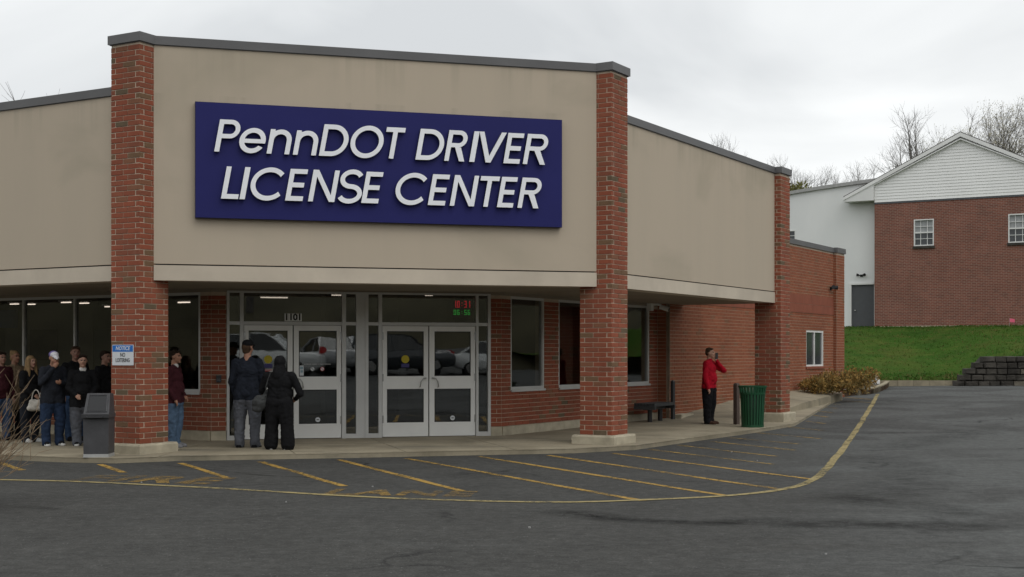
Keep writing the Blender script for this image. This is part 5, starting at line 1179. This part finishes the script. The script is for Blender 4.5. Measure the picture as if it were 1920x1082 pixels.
def hand(prims, w, e, mat, sc_=1.0, curl=.5, thumb=1):
    """palm, four unequal curled fingers and a thumb leaving the side of the palm"""
    w, e = Vector(w), Vector(e); d = (w - e).normalized(); s_ = d.cross(Vector((0, 1, .2))).normalized(); n_ = s_.cross(d).normalized(); pc = w + d * .045 * sc_
    prims.append(('c', tuple(w), tuple(w + d * .06 * sc_), .024 * sc_, .030 * sc_, mat))
    for q in (-1, 1): prims.append(('c', tuple(w + d * .02 * sc_ + s_ * q * .012), tuple(w + d * .075 * sc_ + s_ * q * .022 * sc_), .018 * sc_, .016 * sc_, mat))
    for i, L in enumerate((.068, .078, .072, .056)):
        b = w + d * .085 * sc_ + s_ * (i - 1.5) * .0185 * sc_; k1 = b + (d * (1 - curl * .3) + n_ * curl * .5) * L * .5 * sc_; k2 = k1 + (d * (1 - curl) + n_ * curl) * L * .5 * sc_
        prims.append(('c', tuple(b), tuple(k1), .0092 * sc_, .0086 * sc_, mat)); prims.append(('c', tuple(k1), tuple(k2), .0086 * sc_, .0075 * sc_, mat))
    b = w + d * .025 * sc_ + s_ * thumb * .03 * sc_; k1 = b + (d * .7 + s_ * thumb * .6 + n_ * .3) * .04 * sc_; k2 = k1 + (d * .9 + n_ * .4) * .03 * sc_
    prims += [('c', tuple(b), tuple(k1), .012 * sc_, .0105 * sc_, mat), ('c', tuple(k1), tuple(k2), .0105 * sc_, .0085 * sc_, mat)]
def person(label, px, pyf, yaw, H, top, legs, shoe, skin='skin_mid', fat=1.0, arms=None, hair='hair_dark', style='short', cap=None, coat=0, dep=None, turn=0.0, nod=0.0, collar=None, stance=.055, hood=None, skirt=False, sole=None, lean=0.0, wide=1.0, face=True, fold=.010):
    """arms: ((elbow),(wrist)) for the figure's left (+x) and right (-x) in fractions of height, facing -y"""
    if dep is None: dep = FPX * (EYE - SW) / (pyf - HZ)
    x = (px - 960) / FPX * dep; z0 = wz(x, dep); o = thing('person', (x, dep, z0), label, 'person', 'people waiting outside the office'); yw = R(yaw)
    h = H; mats = [skin, top, legs, 'lip', 'eye_dark', collar or skin, hood or top, top]; pr = []
    def c(a, b, ra, rb, mm): pr.append(('c', tuple(q * h for q in a), tuple(q * h for q in b), ra * h, rb * h, mm))
    def e(a, r, mm, rx=0.0): pr.append(('e', tuple(q * h for q in a), tuple(q * h for q in r), mm, rx))
    f = fat; ly = -lean
    # legs
    for s_ in (-1, 1):
        hx = .052 * s_ * (1 + (f - 1) * .5); kx_ = (.052 + stance * .35) * s_; ax = (stance + .008) * s_; ky_ = -.012 if s_ > 0 else .004
        if skirt: c((hx, .005, .50), (ax * 1.0, .0, .26), .078 * f, .058 * f, 2); c((ax, .0, .26), (ax * 1.12, .0, .055), .058 * f, .062 * f, 2)
        else:
            c((hx, .006, .50), (kx_, ky_, .275), .069 * f, .052 * f, 2); c((kx_, ky_, .275), (ax, .012, .055), .050 * f, .040 * f, 2); c((ax, .01, .085), (ax, .0, .035), .041 * f, .044 * f, 2)
    e((0, .008, .50), (.092 * f, .074 * f, .066), 2)
    # torso
    tz = .47 if coat == 0 else .47 - coat
    c((-.035 * f, .004, tz + .06), (-.03 * f, ly * .5, .64), .070 * f, .066 * f, 1); c((.035 * f, .004, tz + .06), (.03 * f, ly * .5, .64), .070 * f, .066 * f, 1)
    e((0, -.012 * f + ly * .5, .60), (.090 * f * wide, .078 * f, .105), 1); e((0, ly * .8, .715), (.103 * (1 + (f - 1) * .6) * wide, .071 * f, .112), 1)
    c((-.072 * wide, ly, .792), (.072 * wide, ly, .792), .042, .042, 1); c((-.03, ly, .815), (.03, ly, .815), .036, .036, 1)
    if coat: c((-.04 * f, .0, tz + .02), (-.035 * f, 0, .58), .075 * f, .07 * f, 1); c((.04 * f, .0, tz + .02), (.035 * f, 0, .58), .075 * f, .07 * f, 1)
    # neck and head
    hx0, hy0, hz0 = .0, ly * 1.25 - .012 - nod * .03, .932 - nod * .012
    c((0, ly + .004, .82), (hx0, hy0 + .012, .885), .034, .031, 0)
    if collar: c((-.014, ly - .014, .836), (.014, ly - .014, .836), .026, .026, 5)
    ct, st = math.cos(R(turn)), math.sin(R(turn))
    def hd(a): return (hx0 + a[0] * ct - a[1] * st, hy0 + a[0] * st + a[1] * ct + nod * .25 * a[2], hz0 + a[2] + nod * .25 * a[1] * ct)
    e(hd((0, .006, .012)), (.0435, .052, .054), 0); e(hd((0, -.012, -.022)), (.037, .040, .045), 0)
    if face:
        c(hd((0, -.044, .008)), hd((0, -.060, -.012)), .0065, .0105, 0); e(hd((0, -.050, -.012)), (.016, .010, .010), 0)
        for s_ in (-1, 1):
            e(hd((.018 * s_, -.0465, .010)), (.0085, .0055, .005), 4); c(hd((.010 * s_, -.048, .021)), hd((.028 * s_, -.043, .020)), .0055, .005, 0); e(hd((.046 * s_, .006, -.002)), (.006, .013, .018), 0); e(hd((.024 * s_, -.036, -.016)), (.013, .012, .012), 0)
        c(hd((-.013, -.049, -.034)), hd((.013, -.049, -.034)), .0045, .0045, 3); e(hd((0, -.042, -.056)), (.017, .014, .012), 0)
    # arms
    A = arms or {}
    for s_, key in ((1, 'l'), (-1, 'r')):
        el_, wr = A.get(key, ((.125 * s_ * f, .012, .63), (.122 * s_ * f, -.03, .49)))
        sh = (.098 * s_ * wide * (1 + (f - 1) * .3), ly + .004, .792)
        c(sh, el_, .042 * (1 + (f - 1) * .4), .034 * (1 + (f - 1) * .4), 7); c(el_, wr, .034 * (1 + (f - 1) * .3), .025, 7)
        hand(pr, tuple(q * h for q in wr), tuple(q * h for q in el_), 0, h / 1.75, .55, thumb=1 if s_ < 0 else -1)
    if hood:
        e(hd((0, .012, .008)), (.062, .066, .072), 6); c(hd((0, .02, -.05)), (0, .02, .80), .062, .075, 6)
    body = fuse(pr, .0105 if px > 300 else .0115, mats, 'body', (x, dep, z0), yw, o, folds=fold, foldmats=(1, 2, 6, 7), seed=px, hem=(.475 - coat) * h)
    # shoes
    for s_ in (-1, 1):
        ax = (stance + .008) * s_; pr2 = [('c', (ax * h, .022 * h, .024 * h), (ax * 1.12 * h, -.055 * h, .022 * h), .027 * h, .026 * h, 0), ('e', (ax * 1.16 * h, -.075 * h, .019 * h), (.028 * h, .036 * h, .021 * h), 0), ('c', (ax * h, .02 * h, .04 * h), (ax * h, -.01 * h, .045 * h), .028 * h, .027 * h, 0), ('c', (ax * h, .028 * h, .010 * h), (ax * 1.15 * h, -.085 * h, .010 * h), .0285 * h, .028 * h, 1)]
        sh_ = fuse(pr2, .009, [shoe, sole or shoe], 'shoe', (x, dep, z0 + .0), yw, o, smooth_it=3)
        V = [v_.co.copy() for v_ in sh_.data.vertices]
        for v_ in sh_.data.vertices: v_.co.z = max(0.002, v_.co.z)
    # hair / cap
    P_ = lambda a: tuple(q * h for q in hd(a))
    def H_(lst, name, mm, vox=.009, fo=.004): return fuse(lst, vox, mm if isinstance(mm, list) else [mm], name, (x, dep, z0), yw, o, folds=fo, foldmats=(0, 1), smooth_it=2, seed=px)
    E_ = lambda a, r, mm=0: ('e', P_(a), tuple(q * h for q in r), mm)
    C_ = lambda a, b, ra, rb, mm=0: ('c', P_(a), P_(b), ra * h, rb * h, mm)
    if style == 'short': H_([E_((0, .014, .030), (.046, .050, .044)), E_((0, .034, .004), (.042, .030, .045)), C_((-.03, -.026, .050), (.03, -.026, .050), .013, .013)] + [C_((.042 * s_, .0, .03), (.042 * s_, .012, .0), .009, .008) for s_ in (-1, 1)], 'hair', hair)
    if style == 'nape': H_([E_((0, .022, .004), (.046, .040, .050)), E_((0, .030, -.03), (.036, .024, .032))], 'hair', hair)
    if style == 'long': H_([E_((0, .012, .026), (.049, .054, .049)), C_((0, .035, .0), (0, .055, -.10), .045, .040), C_((0, .05, -.08), (.0, .058, -.16), .042, .030)] + [C_((.045 * s_, -.012, .02), (.052 * s_, -.012, -.10), .018, .022) for s_ in (-1, 1)] + [C_((.05 * s_, -.02, -.08), (.055 * s_, -.03, -.17), .020, .014) for s_ in (-1, 1)], 'hair', hair)
    if style == 'bun': H_([E_((0, .014, .026), (.047, .052, .048)), E_((0, .05, .052), (.026, .026, .026)), E_((0, .03, -.015), (.042, .034, .04))], 'hair', hair)
    if cap:
        H_([E_((0, .006, .036), (.0505, .057, .042), 1 if len(cap) > 1 else 0), E_((0, -.012, .040), (.046, .046, .036), 0), C_((-.026, -.052, .030), (.026, -.052, .030), .010, .010, 0), C_((-.022, -.078, .023), (.022, -.078, .023), .009, .009, 0), C_((0, -.098, .019), (.0, -.07, .025), .012, .02, 0)], 'cap', list(cap), fo=0)
        if style == 'capped': H_([E_((0, .034, -.004), (.041, .026, .035)), ] + [C_((.043 * s_, .004, .01), (.043 * s_, .014, -.012), .007, .006) for s_ in (-1, 1)], 'hair', hair)
    o['_head'] = [float(q) for q in P_((0, 0, 0))]; del o['_head']
    return o, x, dep, z0, yw, h
def loc_pt(ps, a):                                # a point in a figure's own frame (fractions of height) -> world
    o, x, y, z, yw, h = ps; c_, s_ = math.cos(yw), math.sin(yw); return Vector((x + (a[0] * c_ - a[1] * s_) * h, y + (a[0] * s_ + a[1] * c_) * h, z + a[2] * h))

# man in red on the phone (faces right, three quarters towards the camera)
pr_ = person('man in red sweater and black trousers holding a phone to his mouth', 1330, 795.5, 62, 1.70, 'red_sweater', 'black_trouser', 'shoe_brown', 'skin_light', fat=1.17, stance=.045, turn=8, hair='hair_brown', collar='red_sweater', wide=1.02,
             arms={'l': ((.10, -.165, .70), (.045, -.088, .825)), 'r': ((-.142, .01, .63), (-.135, -.035, .475))})
ph = loc_pt(pr_, (.035, -.088, .898)); fP = Fr((ph.x, ph.y), 40); m = MB(); m.box(fP, -.04, .04, -.006, .006, ph.z - .075, ph.z + .06); props(m.build('phone', 'black_plastic'), 'black phone held at the mouth of the man in red', 'phone')
# man with black cap, seen from behind
person('man in navy jumper, grey trousers and black cap at the doors', 464, 839, 176, 1.79, 'navy_knit', 'grey_trouser', 'shoe_grey', 'skin_mid', fat=1.12, style='nape', collar='navy_knit', cap=('black_cloth',), stance=.065, sole='black_cloth', turn=-18, wide=1.06, hair='hair_brown', coat=.03,
       arms={'l': ((.15, .0, .62), (.135, -.05, .50)), 'r': ((-.15, -.01, .62), (-.12, -.07, .52))})
# person in black hooded robe, seen from behind
pb_ = person('person in loose black hooded clothes with wide trousers at the doors', 524, 843, 168, 1.53, 'black_cloth', 'black_cloth', 'shoe_white', 'skin_mid', fat=1.22, style='none', hood='black_cloth', stance=.078, skirt=True, coat=.085, wide=1.36, nod=.5, fold=.009, hair='hair_dark',
       arms={'l': ((.21, -.02, .63), (.15, -.10, .55)), 'r': ((-.235, -.01, .60), (-.14, -.12, .54))})
bgc = loc_pt(pb_, (.20, .05, .50)); sb = thing('shoulder_bag', (bgc.x, bgc.y, bgc.z), 'dark grey slouchy bag hanging from the black-clad person', 'bag')
q = fuse([('e', (0, 0, .0), (.13, .07, .13), 0), ('e', (-.03, 0, -.09), (.10, .06, .07), 0), ('c', (.07, 0, .10), (.13, 0, .22), .05, .02, 0)], .012, ['bag_grey'], 'bag_body', tuple(bgc), R(10), sb, folds=.012, foldmats=(0,), seed=4)
m = MB(); sh = loc_pt(pb_, (.09, .03, .82)); m.tube([bgc + Vector((.09, 0, .12)), (bgc + sh) * .5 + Vector((.02, -.05, .02)), sh], .012, 6); m.build('strap', 'bag_grey', sb)
# man in maroon by the left pier, facing right
person('man in maroon jacket and pale jeans standing right of the left pier', 327, 838.5, 84, 1.63, 'maroon', 'jeans', 'shoe_grey', 'skin_mid', fat=1.16, stance=.045, collar='collar_white', hair='hair_dark', coat=.02, arms={'l': ((.13, .03, .63), (.12, -.06, .53)), 'r': ((-.13, .02, .62), (-.125, -.05, .50))})
# queue on the left
person('man in white cap, dark jumper and jeans with hand at face', 99, 835.5, 38, 1.62, 'charcoal', 'dark_jeans', 'black_cloth', 'skin_mid', fat=1.12, style='capped', cap=('cap_white', 'cap_purple'), nod=1.0, sole='shoe_white', stance=.06, hair='hair_dark', coat=.03, arms={'r': ((-.14, -.06, .66), (-.035, -.125, .815)), 'l': ((.145, -.02, .64), (.05, -.10, .66))})
person('woman in black top and grey trousers with glasses beside the cabinet', 155, 835.5, 22, 1.55, 'black_cloth', 'grey_trouser', 'black_cloth', 'skin_light', fat=1.25, style='short', stance=.05, hair='hair_dark', collar='collar_white', sole='shoe_white', coat=.05, arms={'r': ((-.15, -.02, .64), (-.08, -.11, .56)), 'l': ((.15, -.02, .64), (.09, -.11, .55))})
person('man in black jacket behind the woman in black, partly hidden', 141, 826, 30, 1.70, 'black_cloth', 'denim_mid', 'black_cloth', 'skin_dim', fat=1.05, style='short', hair='hair_brown', stance=.05)
person('person in black mostly hidden behind the left pier', 196, 829, 70, 1.62, 'black_cloth', 'black_trouser', 'black_cloth', 'skin_dim', fat=1.1, style='short', stance=.05)
pw_ = person('blond woman in black jacket holding a white handbag', 57, 829, 62, 1.53, 'black_cloth', 'charcoal', 'shoe_white', 'skin_light', fat=1.12, style='long', hair='hair_blond', stance=.06, coat=.04, arms={'l': ((.145, -.02, .66), (.06, -.13, .58)), 'r': ((-.145, -.03, .65), (-.07, -.13, .555))})
person('woman in tan coat at the left end of the queue', 27, 822, 60, 1.62, 'tan_coat', 'black_trouser', 'black_cloth', 'skin_mid', fat=1.08, style='bun', hair='hair_blond', stance=.05, coat=.14)
person('person in dark top and blue jeans cut off by the left edge', 2, 826, 50, 1.60, 'maroon', 'denim_mid', 'black_cloth', 'skin_dim', fat=1.1, style='short', stance=.055)
hb_ = loc_pt(pw_, (-.075, -.175, .44)); hbx = thing('handbag', (hb_.x, hb_.y, hb_.z - .1), 'small white handbag carried by the blond woman', 'bag')
fuse([('c', (-.10, 0, -.06), (.10, 0, -.06), .055, .055, 0), ('c', (-.075, 0, .05), (.075, 0, .05), .045, .045, 0), ('e', (0, 0, 0), (.13, .06, .09), 0)], .011, ['bag_white'], 'bag_body', tuple(hb_), R(20), hbx, folds=.006, foldmats=(0,), seed=9)
m = MB(); pts = [hb_ + Vector((.075 * math.cos(a), .0, .06 + .20 * math.sin(a))) for a in [math.pi * i / 10 for i in range(11)]]; m.tube(pts, .010, 6); m.build('handle', 'bag_white', hbx)

# ---------------------------------------------------------------- dormant twiggy shrub at the left edge, on its planting island
ix, iy = -5.98, 14.0
m = MB(); m.prism([(ix + 1.0 * math.cos(a) - 1.05, iy + 1.7 * math.sin(a)) for a in [2 * math.pi * i / 28 for i in range(28)]], -.1, .13); props(m.build('planting_island', 'mulch'), kind='structure')
sb_ = thing('twiggy_shrub', (ix, iy, .12), 'dry leafless twiggy shrub poking in at the left edge', 'shrub'); rnd = random.Random(21); m = MB(); m2_ = MB()
for i in range(125):
    a = rnd.uniform(0, 6.28); tilt = rnd.uniform(.15, 1.15); d = Vector((math.cos(a) * math.sin(tilt), math.sin(a) * math.sin(tilt), math.cos(tilt))); p = Vector((ix, iy, .1)) + Vector((rnd.uniform(-.2, .2), rnd.uniform(-.2, .2), 0)); L = rnd.uniform(.6, 1.75) * (1.05 - .32 * tilt); path = [p]; r0 = rnd.uniform(.005, .010)
    for q in range(6): d = (d + Vector((rnd.uniform(-.18, .18), rnd.uniform(-.18, .18), rnd.uniform(-.12, .12)))).normalized(); p = p + d * L / 6; path.append(p)
    m.tube(path, [r0 * (1 - .13 * j) for j in range(7)], 5, caps=False)
    for j in range(rnd.randint(4, 9)):
        ix_ = rnd.randint(1, 6); q = path[ix_]; dd_ = (d + Vector((rnd.uniform(-1, 1), rnd.uniform(-1, 1), rnd.uniform(-.5, .8))) * .9).normalized(); l2 = rnd.uniform(.08, .34); m2_.tube([q, q + dd_ * l2 * .5, q + dd_ * l2 + Vector((0, 0, rnd.uniform(-.03, .05)))], [.0035, .003, .0018], 4, caps=False)
m.build('stem', 'twig', sb_)['kind'] = 'stuff'; m2_.build('twigs', 'twig', sb_)['kind'] = 'stuff'

# ---------------------------------------------------------------- parked cars on the near side of the lot (mirrored in the entrance glass)
def car(c, yaw, paintm, label, suv=True, L=4.7, Wd=1.86, Hh=1.72):
    o = thing('parked_car', (c[0], c[1], 0), label, 'car', 'cars parked facing the office'); cs, sn = math.cos(yaw), math.sin(yaw)
    T = lambda x, y, z: (c[0] + x * cs - y * sn, c[1] + x * sn + y * cs, z + G(c[0], c[1]))
    hw = Wd / 2; zb = .95 if suv else .86; zr = Hh
    if suv: st = [(0, .45, .78, .82), (.06, .32, .86, .95), (.35, .26, .96, 1), (1.15, .24, 1.02, 1), (2.0, .24, 1.02, 1), (3.3, .24, 1.03, 1), (4.3, .28, 1.04, .99), (4.62, .34, .98, .95), (4.7, .5, .9, .86)]; cabn = [(1.2, 1.03), (1.95, zr - .05), (2.6, zr), (3.6, zr - .02), (4.35, zr - .12), (4.6, 1.05)]
    else: st = [(0, .42, .66, .8), (.07, .3, .76, .94), (.4, .24, .84, 1), (1.3, .22, .92, 1), (2.2, .22, .93, 1), (3.4, .22, .94, 1), (4.2, .26, .96, .98), (4.6, .34, .92, .93), (4.7, .5, .85, .84)]; cabn = [(1.35, .92), (2.15, Hh - .06), (2.7, Hh), (3.3, Hh - .03), (4.05, .96), (4.1, .96)]
    m = MB(); ringn = 10; sx_ = L / 4.7
    for x, z0, z1, wf in st:
        w = hw * wf; zm = z0 + (z1 - z0) * .55; pts = [(-w * .86, z0), (-w * .98, z0 + .1), (-w, zm), (-w * .97, z1 - .04), (-w * .85, z1), (w * .85, z1), (w * .97, z1 - .04), (w, zm), (w * .98, z0 + .1), (w * .86, z0)]
        m.v += [T(x * sx_ - L / 2, y, z) for y, z in pts]
    for i in range(len(st) - 1):
        for j in range(ringn): a, b = i * ringn + j, i * ringn + (j + 1) % ringn; m.f.append((a, a + ringn, b + ringn, b)); m.m.append(0)
    m.f.append(tuple(range(ringn))); m.m.append(0); e_ = (len(st) - 1) * ringn; m.f.append(tuple(range(e_, e_ + ringn))[::-1]); m.m.append(0)
    m.build('body', paintm, o, smooth=True)
    roof = MB(); gl = MB(); w0, w1 = hw * .90, hw * .70; base_z = 1.0 if suv else .9
    N_ = len(cabn); q = []
    for x, z in cabn:
        f_ = max(0, min(1, (z - base_z) / (Hh - base_z))); w = w0 + (w1 - w0) * f_; q.append((x * sx_ - L / 2, w, z))
    for (xa, wa, za), (xb_, wb_, zb_) in zip(q, q[1:]):
        roofy = abs(zb_ - za) < .16; (roof if roofy else gl).face([T(xa, -wa, za), T(xb_, -wb_, zb_), T(xb_, wb_, zb_), T(xa, wa, za)][::-1])
    for s_ in (-1, 1):
        top_ = [T(x, s_ * w, z) for x, w, z in q]; gl.face(top_ if s_ > 0 else top_[::-1])
    gl.build('windows', 'car_glass', o)
    for (xa, wa, za), (xb_, wb_, zb_) in zip(q, q[1:]):
        for s_ in (-1, 1): roof.bar(T(xa, s_ * wa * 1.005, za), T(xb_, s_ * wb_ * 1.005, zb_), .07, .05)
    for x in ((2.75, 3.75) if suv else (2.8,)):
        for s_ in (-1, 1): roof.bar(T(x * sx_ - L / 2, s_ * hw * .905, base_z), T(x * sx_ - L / 2 + .05, s_ * hw * .715, Hh - .05), .08, .03)
    roof.build('roof', paintm, o)
    for x in (.92, 3.72):
        for s_ in (-1, 1):
            rr = .36 if suv else .33; ctr = Vector(T(x * sx_ - L / 2, s_ * (hw - .12), rr)); ax = Vector((-sn, cs, 0)) * s_; m = MB(); m.tube([ctr - ax * .1, ctr - ax * .09, ctr + ax * .09, ctr + ax * .115], [rr - .03, rr, rr, rr - .04], 22); w = m.build('wheel', 'rubber', o)
            m = MB(); m.tube([ctr + ax * .105, ctr + ax * .122], [rr * .66, rr * .6], 18); m.build('rim', 'steel', w)
    for s_ in (-1, 1):
        m = MB(); m.hexa([T(-L / 2 - .0, s_ * .48, .66), T(-L / 2 + .01, s_ * .78, .66), T(-L / 2 + .2, s_ * .86, .66), T(-L / 2 + .2, s_ * .48, .66), T(-L / 2 + .02, s_ * .48, .80), T(-L / 2 + .05, s_ * .78, .82), T(-L / 2 + .25, s_ * .87, .84), T(-L / 2 + .25, s_ * .48, .82)]); m.build('headlight', 'sign_white', o)
        m = MB(); m.hexa([T(L / 2 - .2, s_ * .72, .80), T(L / 2 - .2, s_ * .91, .80), T(L / 2 + .0, s_ * .84, .80), T(L / 2 + .0, s_ * .68, .80), T(L / 2 - .3, s_ * .72, 1.05), T(L / 2 - .3, s_ * .90, 1.05), T(L / 2 - .06, s_ * .84, 1.05), T(L / 2 - .06, s_ * .68, 1.05)]); m.build('tail_light', 'tail_red', o)
    m = MB(); m.box(Fr((0, 0), 0), 0, 0.001, 0, .001, 0, .001)
    return o
car((5.6, -3.2), R(215), 'car_white', 'white sport utility car parked behind the camera, mirrored in left doors', True)
car((8.9, -4.6), R(98), 'car_silver', 'silver saloon car parked between the two utility cars', False, Hh=1.48, Wd=1.8)
car((11.6, -3.4), R(192), 'car_dark', 'dark sport utility car with its side to the office', True)
car((16.2, -2.6), R(205), 'car_white', 'white saloon car parked furthest to the right', False, Hh=1.48, Wd=1.8)
# leafless trees on the bank behind, copies of one
base_t = tree('bare_tree', (6, -48, 6), 13, .8, 31, 'bare tree on the bank directly behind the parked cars', group='bare trees on the bank behind the lot', levels=4, thick=1.2)
for i, (x, y, lab) in enumerate([(-9, -46, 'bare tree on the bank left of the middle one'), (20, -45, 'bare tree on the bank right of the middle one'), (33, -38, 'bare tree at the right end of the bank'), (-25, -42, 'bare tree at the left end of the bank')]):
    c = base_t.copy(); col.objects.link(c); c.location = (x, y, 5); c.rotation_euler = (0, 0, i * 1.3 + .5); c['label'] = lab
    for ch in list(base_t.children): d = ch.copy(); col.objects.link(d); d.parent = c
# a few scraps of litter and pale stones on the asphalt
for i, (px, py) in enumerate([(265, 905), (536, 942), (699, 913), (1372, 848), (1420, 864), (993, 990), (1549, 1040)]):
    x, y = gp(px, py); rr = random.uniform(.007, .013); m = MB(); n_ = 6; p0 = [(x + rr * random.uniform(.7, 1.3) * math.cos(6.283 * j / n_), y + rr * random.uniform(.7, 1.3) * math.sin(6.283 * j / n_)) for j in range(n_)]
    m.prism(p0, G(x, y) - .002, G(x, y) + .012); props(m.build('paper_scrap', 'sticker_grey'), ['pale scrap on the curved line in front of the left pier', 'pale scrap on asphalt below the left doors', 'pale scrap near the line end below the double doors', 'pale scrap between hatch lines right of the right pier', 'pale scrap on hatch lines below the litter bin', 'pale scrap on open asphalt at bottom centre', 'pale scrap on open asphalt at bottom right'][i], 'litter', 'litter scraps on the asphalt')
